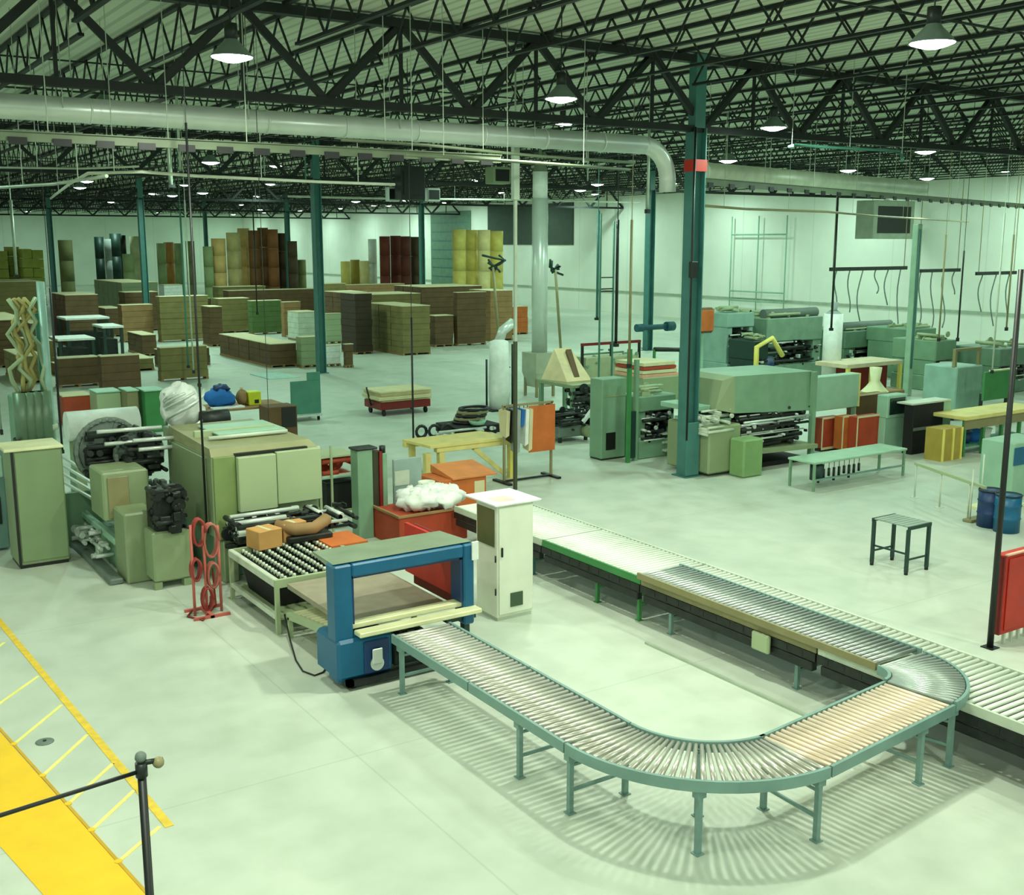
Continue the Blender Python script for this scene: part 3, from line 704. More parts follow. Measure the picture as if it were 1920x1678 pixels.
def rail_straight(t, a, b, z, m_, h=.11, th=.035, name='side_rail'):
    a = Vector((a[0], a[1], 0)); b = Vector((b[0], b[1], 0)); d = (b-a).normalized(); n = Vector((-d.y, d.x, 0))*th/2
    q = [a-n, b-n, b+n, a+n]
    part(name, MB().hull6([(p.x, p.y, z-h) for p in q], [(p.x, p.y, z) for p in q]), m_, t)
def rail_arc(t, c, r, a0, a1, z, m_, h=.11, th=.035, n=20, name='side_rail'):
    m = MB(); vs = []; 
    for i in range(n+1):
        a = a0+(a1-a0)*i/n
        for rr_, zz in ((r-th/2, z-h), (r+th/2, z-h), (r+th/2, z), (r-th/2, z)): vs.append((c[0]+rr_*math.cos(a), c[1]+rr_*math.sin(a), zz))
    fs = [(i*4+k, i*4+(k+1) % 4, i*4+4+(k+1) % 4, i*4+4+k) for i in range(n) for k in range(4)]+[(3, 2, 1, 0), (n*4, n*4+1, n*4+2, n*4+3)]
    m.add(vs, fs); part(name, m, m_, t)
def conv_straight(label, a, b, width, z, railm, rollm, pitch=.1, rr=.028, legs=(), legm=None, side=1, group='roller conveyor sections', railm2=None):
    """a->b runs along the left rail; width to the side"""
    A = Vector((a[0], a[1], 0)); B = Vector((b[0], b[1], 0)); d = (B-A); L = d.length; d.normalize(); n = Vector((-d.y, d.x, 0))*side
    t = thing('roller_conveyor', label, 'conveyor', (A+(B-A)/2+n*width/2)[:2], group)
    rail_straight(t, A, B, z, railm); rail_straight(t, A+n*width, B+n*width, z, railm2 or railm)
    k = max(1, int(L/pitch)); 
    for i in range(k):
        p = A+d*(L*(i+.5)/k); q = p+n*width
        p = p+n*.03; q = q-n*.03
        part('roller', MB().cyl((p.x, p.y, z-.03), (q.x, q.y, z-.03), rr, 10), rollm, t)
    for s in legs:
        p = A+d*s; hframe(t, p, p+n*width, z, legm or railm)
    return t
def conv_curve(label, c, ri, ro, a0, a1, z, railm, rollm, nr, legs=(), legm=None, group='roller conveyor sections'):
    t = thing('roller_conveyor', label, 'conveyor', c, group)
    rail_arc(t, c, ri, a0, a1, z, railm); rail_arc(t, c, ro, a0, a1, z, railm)
    for i in range(nr):
        a = a0+(a1-a0)*(i+.5)/nr; p = (c[0]+(ri+.03)*math.cos(a), c[1]+(ri+.03)*math.sin(a)); q = (c[0]+(ro-.03)*math.cos(a), c[1]+(ro-.03)*math.sin(a))
        part('roller', MB().cyl((p[0], p[1], z-.032), (q[0], q[1], z-.032), .02, 10, r2=.03), rollm, t)
    for a in legs: hframe(t, (c[0]+ro*math.cos(a), c[1]+ro*math.sin(a)), (c[0]+ri*math.cos(a), c[1]+ri*math.sin(a)), z, legm or railm)
    return t
ZC = .76
R0, R1 = 5.93, 6.74
CX, CY = 7.66, 8.02                    # centre of the near bend
conv_straight('straight roller conveyor section leaving the blue machine, teal rails', (R0, 11.62), (R0, 9.82), R1-R0, ZC, M_teal, M_roll, .085, legs=(.1,))
conv_straight('straight roller conveyor section between the first one and the near bend', (R0, 9.80), (R0, CY+.02), R1-R0, ZC, M_teal, M_roll, .085, legs=(.88, 1.76))
conv_curve('quarter bend of tapered rollers nearest the camera', (CX, CY), CX-R1, CX-R0, math.pi, math.pi*1.5, ZC, M_teal, M_roll, 27, legs=(math.pi*1.262, math.pi*1.5-.03))
SL = math.radians(6)
ax, ay = CX+.02, CY-(CX-R0)
bx, by = ax+2.16*math.cos(SL), ay+2.16*math.sin(SL)
conv_straight('straight roller conveyor section with pinkish pale rollers after the near bend', (ax, ay), (bx, by), R1-R0, ZC, M_teal, mat('worn cream roller', (236, 214, 190), .35, .3, .06, 4), .085, legs=(1.68,))
C2 = (bx-1.12*math.sin(SL), by+1.12*math.cos(SL))
conv_curve('far quarter bend where the silver rollers turn onto the long line', C2, .31, 1.12, math.pi*1.5+SL+.02, math.pi*2, ZC+.025, M_teal, mat('dull silver roller', (170, 180, 172), .38, .6, .1, 4), 20, legs=(math.pi*1.5+.22,))
# long line running back along the hall
LX0, LX1 = 10.12, 11.38
pieces = ((17.2, 14.4, 'farthest section of the long pale conveyor, dark side frame', M_rollp, M_dark),
          (14.37, 11.9, 'section of the long pale conveyor with a green side frame', M_rollp, M_green),
          (11.87, 8.6, 'section of the long conveyor below the silver rollers, brown side frame', M_rollp, M_olive),
          (8.57, 4.2, 'section of the long pale conveyor leaving the picture at right', M_rollp, M_dark))
for ya, yb, lab, rm, sm in pieces:
    t = conv_straight(lab, (LX0, ya), (LX0, yb), LX1-LX0, .70, M_pale if sm is M_dark else sm, rm, .095, group='long conveyor line', railm2=M_pale)
    part('drive_belt', MB().box(LX0+.12, yb+.03, .42, LX1-.12, ya-.03, .47), M_rubber, t, 'black return belt')
    part('side_frame', MB().box(LX0-.03, yb, .48, LX0-.005, ya, .585), M_dark, t)
    y = yb+.2
    while y < ya-.1: part('bearing_plate', MB().box(LX0-.034, y, .5, LX0-.03, y+.05, .57), M_black, t); y += .25
    part('chain_guard', MB().box(LX0-.02, yb+.05, .34, LX0+.08, ya-.05, .46, .01), M_dark, t)
    legs = {17.2: (15.9, 14.75), 14.37: (13.0, 12.95-.0), 11.87: (11.3,), 8.57: (5.2,)}[ya]
    for y in legs[:2] if ya > 17 else legs[:1]:
        hframe(t, (LX0+.0, y), (LX1-.3, y), .58, M_col if ya > 17 else (M_green if ya > 14 else M_teal))
    if 14 < ya < 15: hframe(t, (LX0, 12.0), (LX1-.3, 12.0), .58, M_green)
    if 11 < ya < 12:
        hframe(t, (LX0, 8.95), (LX1-.3, 8.95), .58, M_teal)
        part('gearbox', MB().box(LX0-.1, 9.3, .36, LX0-.035, 9.6, .6, .02), M_mach2, t, 'pale gearbox cover')
# silver roller bed on top of the long line
sil = mat('silver roller', (176, 184, 178), .32, .75, .1, 4)
t = thing('roller_conveyor', 'silver roller section lying along the long line before the far bend', 'conveyor', (10.6, 10.2, .705), 'roller conveyor sections')
rail_straight(t, (C2[0]+1.12, 11.85), (C2[0]+1.12, C2[1]+.03), .80, M_teal, .09); rail_straight(t, (C2[0]+.31, 11.85), (C2[0]+.31, C2[1]+.03), .80, M_olive, .09)
k = 50
for i in range(k):
    y = C2[1]+.1+(11.78-C2[1]-.1)*i/(k-1)
    part('roller', MB().cyl((C2[0]+.34, y, .772), (C2[0]+1.09, y, .772), .026, 10), sil, t)
# thin pale strip on the floor beside the long line
single('floor_strip', MB().box(9.62, 7.9, 0, 9.67, 11.2, .03), M_spark, 'thin pale strip on the floor along the near side of the long line', 'conduit')

# ---------------------------------------------------------------- blue strapping machine
t = thing('strapping_machine', 'blue ring shaped strapping machine feeding the roller conveyor', 'machine', (6.4, 12.3))
Y0, Y1 = 12.02, 12.28
zt = 1.6; zb = .72; XA, XB = 5.36, 7.36
m = MB(); m.box(XA, Y0, .1, XA+.24, Y1, zt, .02); m.box(XB-.16, Y0, .5, XB, Y1, zt, .02); m.box(XA+.24, Y0, zt-.17, XB-.16, Y1, zt, .02)
part('ring_frame', m, M_blue, t)
part('ring_lining', MB().box(XA+.241, Y0+.03, zb+.1, XA+.27, Y1+.02, zt-.2).box(XA+.27, Y0+.05, zt-.2, XB-.2, Y1+.02, zt-.175).box(XB-.2, Y0+.03, zb+.1, XB-.165, Y1+.02, zt-.2), M_blue2, t)
part('top_cover', MB().hull6([(XA+.02, Y1, zt-.05), (XB, Y1, zt-.05), (XB-.02, Y1+.62, zt-.05), (XA+.1, Y1+.62, zt-.05)], [(XA+.02, Y1-.2, zt+.015), (XB, Y1-.2, zt+.015), (XB-.02, Y1+.62, zt-.02), (XA+.1, Y1+.62, zt-.02)]), mat('grey green cover', (132, 148, 122), .45, .2), t)
part('lower_housing', MB().box(XA-.01, Y0-.06, .14, XA+.75, Y1+.35, zb-.06, .04), M_blue, t)
part('service_door', MB().box(XA+.34, Y0-.09, .18, XA+.68, Y0-.062, zb-.12, .01), M_blue2, t)
part('strap_guide', MB().cyl((XA+.5, Y0-.12, .3), (XA+.5, Y0-.09, .3), .09, 16).box(XA+.43, Y0-.13, .3, XA+.57, Y0-.11, .5, .01), M_galv, t)
part('base_frame', MB().box(XA+.1, Y0-.1, .06, XB-.5, Y0-.02, .14).box(XA+.1, Y1+.1, .06, XB-.3, Y1+.18, .14).box(XB-.56, Y0-.1, .06, XB-.48, Y1+.18, .3).box(XA+.1, Y0-.1, .06, XA+.18, Y1+.18, .14), M_black, t)
for x, y in ((XA+.2, Y0), (XB-.55, Y0), (XA+.2, Y1+.2), (XB-.55, Y1+.2)): part('caster', MB().cyl((x-.02, y, .05), (x+.03, y, .05), .05, 12), M_rubber, t)
part('drive_unit', clutter(MB().box(XA+.8, Y0+.02, .15, XB-.7, Y1+.3, .5, .02), XA+.85, Y0-.04, .3, XB-.8, Y0+.2, .6, 16, 5), M_dark, t)
part('entry_plate', MB().box(XA+.25, Y0-.16, zb-.03, XB+.02, Y0+.02, zb+.03, .01), M_cream, t)
part('exit_plate', MB().box(XA+.25, Y0+.07, zb+.02, XB-.05, Y0+.23, zb+.09, .01), M_cream, t)
part('slide_bed', MB().box(XA+.29, Y1+.0, zb-.04, XB-.25, Y1+2.0, zb+.03), M_brown, t)
part('side_guard', MB().box(XB-.02, Y1+.02, .62, XB+.03, Y1+1.4, zt-.08, .01), M_redd, t, 'dark red side guard')
part('back_panel', MB().box(XB-.1, Y1+.03, zb+.08, XB-.05, Y1+1.5, zt-.08), M_red, t, 'red inner panel')
part('tag_plate', MB().box(XB-.05, Y0-.03, zt-.22, XB+.05, Y0-.005, zt+.03, .005), M_white, t, 'small white plate')
part('rear_bracket', MB().box(XB-.4, Y0+.05, zb-.16, XB+.05, Y1, zb-.08).box(XB-.1, Y0+.1, .0, XB-.02, Y1-.05, zb-.1), M_dgreen, t)

# black cable looping on the floor
pts = [g(535, 1190)+(.3,), g(545, 1215)+(.1,), g(555, 1240)+(.012,), g(568, 1260)+(.012,), g(590, 1268)+(.012,), g(606, 1262)+(.012,), g(614, 1250)+(.012,)]
single('power_cable', MB().tube(pts, .012, 8), M_black, 'thin black cable looping on the floor left of the blue machine', 'cable')

# ---------------------------------------------------------------- ivory control cabinet
CXa, CYa = g(932, 1166); X1 = xat(1000, CYa, 1.); Yb = yat(893, CXa, 1.)
zt = zat(CXa, CYa, 950)
t = thing('control_cabinet', 'ivory control cabinet with small square vent beside the blue machine', 'cabinet', (CXa, CYa))
part('body', MB().box(CXa, CYa, .05, X1, Yb, zt, .012), M_ivory, t)
part('plinth', MB().box(CXa+.02, CYa+.02, 0, X1-.02, Yb-.02, .05), M_pale, t)
part('door', MB().box(CXa+.03, CYa-.018, .1, X1-.02, CYa-.001, zt-.03, .004), M_ivory, t)
vx, vz = gy(957, 1112, CYa-.02); vx2, vz2 = gy(980, 1133, CYa-.02)
part('vent', MB().box(vx, CYa-.03, vz2, vx2, CYa-.018, vz, .003), mat('dark vent grille', (60, 84, 60), .5), t, 'small dark square vent')
part('door_handle', MB().box(CXa+.06, CYa-.045, .98, CXa+.085, CYa-.018, 1.12, .004), M_dark, t)
yv1, zv1 = gx(897, 945, CXa); yv0, zv0 = gx(932, 1025, CXa)
part('window_pane', MB().box(CXa-.016, CYa+.06, zt-.62, CXa-.001, Yb-.05, zt-.06, .004), mat('olive window glass', (92, 98, 62), .25), t, 'olive glass pane in the side')
part('hinge', MB().cyl((CXa-.012, CYa+.02, .9), (CXa-.012, CYa+.02, 1.0), .012, 8).cyl((CXa-.012, CYa+.02, .4), (CXa-.012, CYa+.02, .5), .012, 8), M_dark, t)
part('top_board', MB().box(CXa-.05, CYa-.04, zt, X1+.12, Yb+.25, zt+.03, .006), M_white, t, 'white board overhanging the top')
part('paper', MB().box(CXa+.1, CYa+.1, zt+.03, CXa+.4, CYa+.4, zt+.035), mat('pink paper', (230, 190, 180), .8), t)

# ---------------------------------------------------------------- skate wheel table
TX0, TX1, TY0, TY1, TZ = 5.5, 7.1, 14.35, 16.3, .8
t = thing('wheel_table', 'pale green framed table with a bed of skate wheels left of the blue machine', 'table', (TX0, TY0))
part('front_rail', MB().box(TX0, TY0, TZ-.12, TX1, TY0+.06, TZ), M_mach2, t)
part('side_rail', MB().box(TX0, TY0+.06, TZ-.12, TX0+.08, TY1, TZ, .01), M_pale, t)
part('side_rail', MB().box(TX1-.06, TY0+.06, TZ-.12, TX1, TY1, TZ), M_mach2, t)
part('back_rail', MB().box(TX0+.08, TY1-.06, TZ-.12, TX1-.06, TY1, TZ), M_mach2, t)
for i in range(9):
    x = TX0+.2+i*.165; m = MB().box(x-.012, TY0+.07, TZ-.1, x+.012, TY1-.07, TZ-.05)
    wr = part('wheel_rail', m, M_dark, t)
    m = MB(); y = TY0+.14+(i % 2)*.06
    while y < TY1-.1: m.cyl((x-.02, y, TZ-.03), (x+.02, y, TZ-.03), .032, 8); y += .12
    part('skate_wheels', m, M_pale, wr)['kind'] = 'stuff'
for x in (TX0+.03, TX1-.04):
    for y in (TY0+.03, TY1-.04): part('leg', MB().box(x-.03, y-.03, 0, x+.03, y+.03, TZ-.12), M_mach2, t)
part('lower_rail', MB().box(TX0, TY0+.06, .2, TX0+.07, TY1-.07, .28, .01), M_pale, t)
part('lower_shelf', MB().box(TX0+.07, TY0+.02, .2, TX1-.05, TY1-.05, .22), M_mach, t)
t = thing('storage_bin', 'black bin standing on the lower shelf of the wheel table', 'bin', (TX0+.6, 15.5, .22))
part('tub', MB().hull6([(TX0+.2, 14.9, .222), (TX0+1.0, 14.9, .222), (TX0+1.0, 16.0, .222), (TX0+.2, 16.0, .222)], [(TX0+.14, 14.8, .6), (TX0+1.06, 14.8, .6), (TX0+1.06, 16.1, .6), (TX0+.14, 16.1, .6)]), M_rubber, t)
part('rim', MB().box(TX0+.1, 14.77, .6, TX0+1.1, 16.13, .62), M_black, t)
t = thing('roller_conveyor', 'short sloping pale roller frame between the wheel table and blue machine', 'conveyor', (6.2, 13.6), 'roller conveyor sections')
for x in (5.62, 7.0): part('side_rail', MB().hull6([(x-.03, 12.98, .42), (x+.03, 12.98, .42), (x+.03, 14.2, .26), (x-.03, 14.2, .26)], [(x-.03, 12.98, .52), (x+.03, 12.98, .52), (x+.03, 14.2, .36), (x-.03, 14.2, .36)]), M_mach2, t)
for i in range(8): y = 13.06+i*.15; z = .5-.16*(y-12.98)/1.22; part('roller', MB().cyl((5.66, y, z), (6.96, y, z), .032, 10), M_cream, t)
for x in (5.62, 7.0):
    for y in (13.05, 14.15): part('leg', MB().box(x-.03, y-.03, 0, x+.03, y+.03, .3 if y > 14 else .44), M_mach2, t)

def carton(name, lab, x, y, z, dx, dy, dz, m_, rot=0, group=None, open_=False):
    t = thing(name, lab, 'carton', (x, y, z), group)
    part('body', MB().box(x-dx/2, y-dy/2, z, x+dx/2, y+dy/2, z+dz, .01), m_, t)
    part('tape', MB().box(x-.03, y-dy/2-.002, z+dz, x+.03, y+dy/2+.002, z+dz+.003), M_sheet, t)
    if open_:
        part('flap', MB().hull6([(x-dx/2, y-dy/2, z+dz-.01), (x+dx/2, y-dy/2, z+dz-.01), (x+dx/2, y-dy/2+.01, z+dz-.01), (x-dx/2, y-dy/2+.01, z+dz-.01)], [(x-dx/2, y-dy/2-.12, z+dz+.08), (x+dx/2, y-dy/2-.12, z+dz+.08), (x+dx/2, y-dy/2-.11, z+dz+.08), (x-dx/2, y-dy/2-.11, z+dz+.08)]), m_, t)
    t.rotation_euler.z = rot; return t
tan = mat('tan carton', (200, 150, 88), .75, 0, .1)
x, y = g(505, 1030, .8); carton('carton', 'small tan carton on the wheel table, left of the pair', x, y+.2, .8, .42, .38, .3, tan, .2, 'tan cartons on the wheel table')
x, y = g(552, 1015, .8); carton('carton', 'small tan carton on the wheel table, right of the pair', x, y+.2, .8, .42, .38, .3, tan, .15, 'tan cartons on the wheel table')
x, y = 6.75, 16.12
t = thing('cushion_roll', 'brown curved cushion roll behind the tan cartons', 'roll', (x, y+.3, .8))
part('pad', MB().tube([(x-.45, y+.2, 1.06), (x-.2, y, 1.0), (x+.1, y-.02, .99), (x+.4, y+.15, 1.06)], .1, 12), M_kraft, t)
part('core', MB().box(x-.35, y-.1, .8, x+.4, y+.25, .9, .02), M_dark, t)

# ---------------------------------------------------------------- the long green machine (left)
MX, MY = 5.6, 17.2
zt = zat(MX, MY, 847); X1 = xat(597, MY, 1.5); Yb = yat(312, MX, zt)
t = thing('box_machine', 'large sage green box making machine with pale front panels', 'machine', (MX, MY))
zb = gy(500, 945, MY)[1]
part('housing', MB().box(MX, MY, .75, X1, Yb, zt-.1, .02), M_mach, t)
part('top_cover', MB().hull6([(MX, MY+.0, zt-.1), (X1, MY+.0, zt-.1), (X1, Yb, zt-.1), (MX, Yb, zt-.1)], [(MX+.02, MY+.12, zt+.02), (X1-.1, MY+.12, zt+.02), (X1-.3, Yb-.1, zt+.1), (MX+.02, Yb-.1, zt+.1)]), mat('olive top cover', (140, 142, 102), .5), t)
part('side_cover', MB().box(MX-.03, MY+.25, .85, MX-.001, Yb-.2, zt-.14, .01), M_mach, t)
xa, _ = gy(440, 880, MY); xb, _ = gy(512, 880, MY)
part('front_strip', MB().box(MX+.02, MY-.05, .72, xa, MY-.001, zt-.1, .008), mat('mossy strip', (126, 146, 88), .5), t, 'darker mossy front strip')
part('front_panel', MB().box(xa+.01, MY-.16, zb-.05, xb, MY-.001, zt-.12, .01), M_mach2, t)
part('front_panel', MB().box(xb+.02, MY-.14, zb, X1, MY-.001, zt-.1, .01), M_mach2, t)
part('top_slot', MB().box(xa, MY-.05, zt-.11, X1-.2, MY+.1, zt-.07), M_black, t)
part('top_rail', MB().box(MX+.1, MY+1.1, zt+.04, X1-.3, MY+1.2, zt+.16, .01), M_mach2, t)
part('top_bar', MB().cyl((MX+.2, MY+.7, zt+.09), (X1-.25, MY+.7, zt+.09), .035, 10), M_pale, t)
part('glass_hatch', MB().box(MX+.4, Yb-1.6, zt+.1, MX+1.6, Yb-.5, zt+.13, .01), M_cyan, t)
part('base', MB().box(MX+.05, MY+.2, 0, X1-.5, Yb, .75, .02), M_mach3, t)
part('roller_nest', clutter(MB(), MX+.1, MY-.25, .55, X1-.5, MY+.15, .95, 60, 11, (.015, .05)), M_dark, t)
part('delivery_works', clutter(MB(), MX+.1, 16.4, .82, MX+2.2, 17.05, 1.12, 70, 71, (.015, .05)), M_dark, t)
part('delivery_works', clutter(MB(), MX+.1, 16.4, .86, MX+2.0, 17.05, 1.18, 16, 72, (.02, .05)), M_galv, t)
part('foot', MB().box(MX+.1, MY-.1, 0, MX+.35, MY+.2, .7, .02).box(X1-.7, MY-.1, 0, X1-.45, MY+.2, .7, .02), M_mach, t)
# feeder side toward the left
t = thing('feeder_unit', 'low sage green feeder with gear discs and bright rails joined to the machine', 'machine', (4.6, 18.5))
part('base_bed', MB().box(4.42, 18.3, 0, 5.5, 22.6, .5, .03), M_mach3, t)
part('bed_lip', MB().box(4.34, 18.6, .5, 4.46, 21.8, .62, .02), M_cyan, t)
(x0, z1), (x1, z0) = gy(190, 888, 18.6), gy(283, 968, 18.6)
part('gear_case', MB().box(x0, 18.6, z0, x1, 19.5, z1, .03), M_mach, t)
part('case_door', MB().box(x0+.08, 18.57, z0+.05, x0+.42, 18.599, z1-.08, .01), M_olive, t)
(x0, z1), (x1, z0) = gy(232, 965, 17.9), gy(300, 1075, 17.9)
part('pedestal', MB().box(x0, 17.9, .0, x1, 18.6, z1, .03), M_mach, t)
(x0, z1), (x1, z0) = gy(285, 1000, 17.35), gy(352, 1100, 17.35)
part('pedestal', MB().box(x0, 17.35, .12, x1+.1, 17.85, z1, .03), M_mach, t)
part('foot', MB().box(x0, 17.35, 0, x0+.12, 17.5, .12).box(x1-.05, 17.35, 0, x1+.07, 17.5, .12), M_mach, t)
(x0, z1), (x1, z0) = gy(285, 918, 17.3), gy(355, 1000, 17.3)
part('gear_head', clutter(MB().box(x0+.05, 17.4, z0, x1-.05, 17.9, z1-.1, .03), x0, 17.22, z0, x1, 17.6, z1, 46, 21, (.02, .06)), M_dark, t)
for cx_, cy_, rr_, yy in ((205, 845, .55, 19.9), (262, 850, .4, 19.6)):
    X_, Z_ = gy(cx_, cy_, yy)
    m = MB()
    m.cyl((X_, yy, Z_), (X_, yy+.1, Z_), rr_*.25, 16); n = 30
    for k in range(n):
        a = 2*math.pi*k/n; m.box(X_+rr_*math.cos(a)-.03, yy, Z_+rr_*math.sin(a)-.03, X_+rr_*math.cos(a)+.03, yy+.1, Z_+rr_*math.sin(a)+.03)
    m.cyl((X_, yy+.04, Z_), (X_, yy+.09, Z_), rr_*.9, 28)
    m.tube([(X_+rr_*math.cos(2*math.pi*k/24), yy+.05, Z_+rr_*math.sin(2*math.pi*k/24)) for k in range(25)], .05, 6)
    for k in range(5): a = 2*math.pi*k/5; m.bar((X_, yy+.05, Z_), (X_+rr_*math.cos(a), yy+.05, Z_+rr_*math.sin(a)), .06)
    part('gear_disc', m, M_hose, t)
    part('shaft_cluster', clutter(MB(), X_-rr_*.8, yy-.35, Z_-rr_*.9, X_+rr_*.9, yy+.0, Z_+rr_*.8, 34, int(cx_), (.02, .07)), M_dark, t)
    part('bright_rod', MB().cyl((X_-rr_*.5, yy-.38, Z_+rr_*.75), (X_+rr_*1.5, yy-.38, Z_+rr_*.72), .035, 10), M_galv, t)
    part('bright_rod', MB().cyl((X_-rr_*.3, yy-.4, Z_+rr_*.35), (X_+rr_*1.4, yy-.4, Z_+rr_*.33), .035, 10), M_galv, t)
part('innards', clutter(MB(), 4.6, 19.0, .6, 5.5, 20.6, 1.5, 70, 31, (.02, .05)), M_hose, t)
for k in range(4):
    part('guide_bar', MB().bar((4.05+k*.16, 24.0, 1.05+.06*k), (4.52+k*.12, 19.1, .95+.04*k), .045), M_galv, t)
for bb in ((4.0, 22.6, 0, 4.1, 22.7, 1.05), (4.55, 22.6, 0, 4.65, 22.7, 1.1), (4.0, 20.9, 0, 5.0, 21.0, .98)): part('guide_support', MB().box(*bb), M_mach3, t)
x0, y0 = g(155, 1050); 
part('floor_skid', MB().box(4.1, 18.0, 0, 4.32, 22.5, .1, .02), M_hose, t)
for k in range(3): part('bracket', clutter(MB(), 4.1, 18.9+k*.9, .1, 4.45, 19.4+k*.9, .6, 10, 60+k), M_galv, t)
# white long cylinder behind
t = thing('print_cylinder', 'long white cylinder lying across behind the gear discs', 'roller', (5, 25.6))
x0, z0 = gy(124, 800, 25.5); x1, _ = gy(258, 798, 25.5)
part('cylinder', MB().cyl((x0, 25.5, z0), (x1, 25.5, z0-.0), .33, 24), M_white, t)
part('stand', MB().box(x0+.1, 25.2, 0, x0+.3, 25.8, z0-.3), M_mach, t); part('stand', MB().box(x1-.3, 25.2, 0, x1-.1, 25.8, z0-.3), M_mach, t)
# left tall cabinet
CX0, CY0 = g(37, 1068); CX1 = xat(124, CY0, 1.0); zt = zat(CX0, CY0, 848)
t = thing('control_cabinet', 'tall sage green cabinet standing at the far left of the green machine', 'cabinet', (CX0, CY0))
part('body', MB().box(CX0, CY0, .06, CX1, CY0+.8, zt, .015), M_mach, t)
part('door', MB().box(CX0+.06, CY0-.02, .12, CX1-.02, CY0-.001, zt-.03, .006), mat('cabinet door sage', (124, 146, 106), .4, 0, .04), t)
part('edge_strip', MB().box(CX0, CY0-.025, .06, CX0+.045, CY0-.001, zt), M_black, t)
part('top_ledge', MB().box(CX0-.1, CY0-.04, zt, CX1+.02, CY0+.8, zt+.05, .01), M_cream, t)
part('plinth', MB().box(CX0+.02, CY0+.02, 0, CX1-.02, CY0+.78, .06), M_black, t)
# second teal-grey panel at the very left edge
x, y = g(-12, 1050); X1 = xat(22, y, 1)
t = thing('switch_cabinet', 'blue grey cabinet cut off by the left picture edge', 'cabinet', (x, y+.6))
part('body', MB().box(x-.3, y+.55, .04, X1, y+1.3, 1.9, .02), mat('blue grey cabinet', (104, 138, 132), .5), t)
part('louvre', MB().box(x, y+.53, .5, X1-.1, y+.549, 1.0), M_dark, t)
part('sign_panel', MB().box(x-.2, y+.52, 1.35, X1-.03, y+.549, 1.75, .01), M_cyan, t)
# tower behind the cabinet with rolls and hanging rags
x, y = g(65, 905); D = math.hypot(x, y)
t = thing('print_tower', 'grey green roller tower behind the left cabinet with tangled straps above', 'machine', (x, y))
x0 = xat(28, y, 1.5); x1 = xat(90, y, 1.5); z1 = zat(x, y, 735)
part('body', MB().box(x0+.1, y+.2, 0, x1-.05, y+1.4, z1-.2, .02), M_mach3, t)
for k in range(4):
    xx = x0+.15+k*(x1-x0-.2)/3
    part('roller', MB().cyl((xx, y, .8), (xx, y, z1), .16, 14), mat('worn green roller', (112, 136, 110), .4, .3), t)
part('cap_plate', clutter(MB().box(x0, y-.2, .7, x1, y+.3, .82, .01), x0, y-.2, .82, x1, y+.3, 1.0, 14, 77), M_dark, t)
for k in range(7):
    rnd = random.Random(k+9); xx = x0+.15+(x1-x0-.3)*k/6; pts = []
    zz = z1
    for i in range(9): pts.append((xx+rnd.uniform(-.16, .16), y+.1+rnd.uniform(-.1, .1), zz)); zz += (zat(x, y, 560)-z1)/8
    part('strap', MB().tube(pts, .05, 6), mat('tan strap', (170, 158, 96), .8) if k % 3 else M_mach2, t)
part('mast', MB().box(x1-.05, y+.3, 0, x1+.05, y+.4, zat(x, y, 590)), M_teald, t)
# pale upright tube with flange
x, y = g(104, 900); t = thing('round_pipe', 'pale blue green upright pipe left of the board stacks', 'pipe', (x, y)); r = 7*math.hypot(x, y)/2115
part('shaft', MB().cyl((x, y, 0), (x, y, zat(x, y, 528)), r, 16), mat('pale aqua pipe', (160, 196, 184), .4, .1), t)
part('flange', MB().cyl((x, y, zat(x, y, 805)), (x, y, zat(x, y, 795)), r*1.6, 16), M_pale, t)
part('base_flange', MB().cyl((x, y, 0), (x, y, .04), r*2, 16), M_pale, t)
# motor with crumpled hoses on machine top
x, z = gy(345, 765, 20.2)
t = thing('blower_motor', 'white ribbed blower bundle on the left end of the green machine', 'blower', (x, 20.2, z-.3))
part('body', MB().blob((x, 20.3, z), .36, .4, .42, 3, .25, 16), M_white, t)
m = MB(); rnd = random.Random(4)
for k in range(9):
    a = rnd.uniform(0, 6.28); m.tube([(x+.36*math.cos(a+i*.5), 20.2+.36*math.sin(a+i*.5)-.05, z-.3+.09*i) for i in range(8)], .03, 6)
part('hose', m, M_galv, t)
part('motor', MB().cyl((x+.2, 20.0, z-.22), (x+.75, 20.0, z-.22), .17, 16), M_dark, t)
part('mount', MB().box(x-.3, 20.0, z-.6, x+.6, 20.6, z-.36, .02), M_mach, t)

# red hose stand
x, y = g(390, 1150)
t = thing('hose_stand', 'red stand with coiled red hoses in front of the green machine', 'stand', (x, y))
m = MB()
for px in (362, 385, 412):
    X_ = xat(px, y, .6); m.cyl((X_, y, 0), (X_, y, zat(X_, y, 985)), .022, 8)
part('upright', m, mat('pinkish red tube', (190, 96, 84), .5), t)
X_ = xat(355, y, .0); X2 = xat(422, y, 0)
part('foot_bar', MB().box(X_, y-.25, 0, X2, y-.2, .04).box(X_, y+.2, 0, X2, y+.25, .04).box((X_+X2)/2-.03, y-.25, 0, (X_+X2)/2+.03, y+.25, .05), mat('pinkish red tube', (190, 96, 84), .5), t)
for k, (px, py, rr_) in enumerate(((375, 1000, .16), (398, 1015, .2), (370, 1070, .13), (402, 1080, .15), (392, 1125, .14))):
    X_, Z_ = gy(px, py, y-.06)
    part('hose_coil', MB().tube([(X_+rr_*.55*math.cos(a*.45), y-.06+.012*a*.3, Z_+rr_*1.3*math.sin(a*.45)) for a in range(43)], .018, 6), (mat('dull red hose', (150, 52, 46), .6), mat('pinkish hose', (176, 98, 84), .6))[k % 2], t)
part('hose_tail', MB().tube([g(400, 1100)+(.3,), g(405, 1140)+(.05,), g(380, 1165)+(.02,), g(352, 1158)+(.02,), g(360, 1148)+(.02,)], .016, 6), M_redd, t)

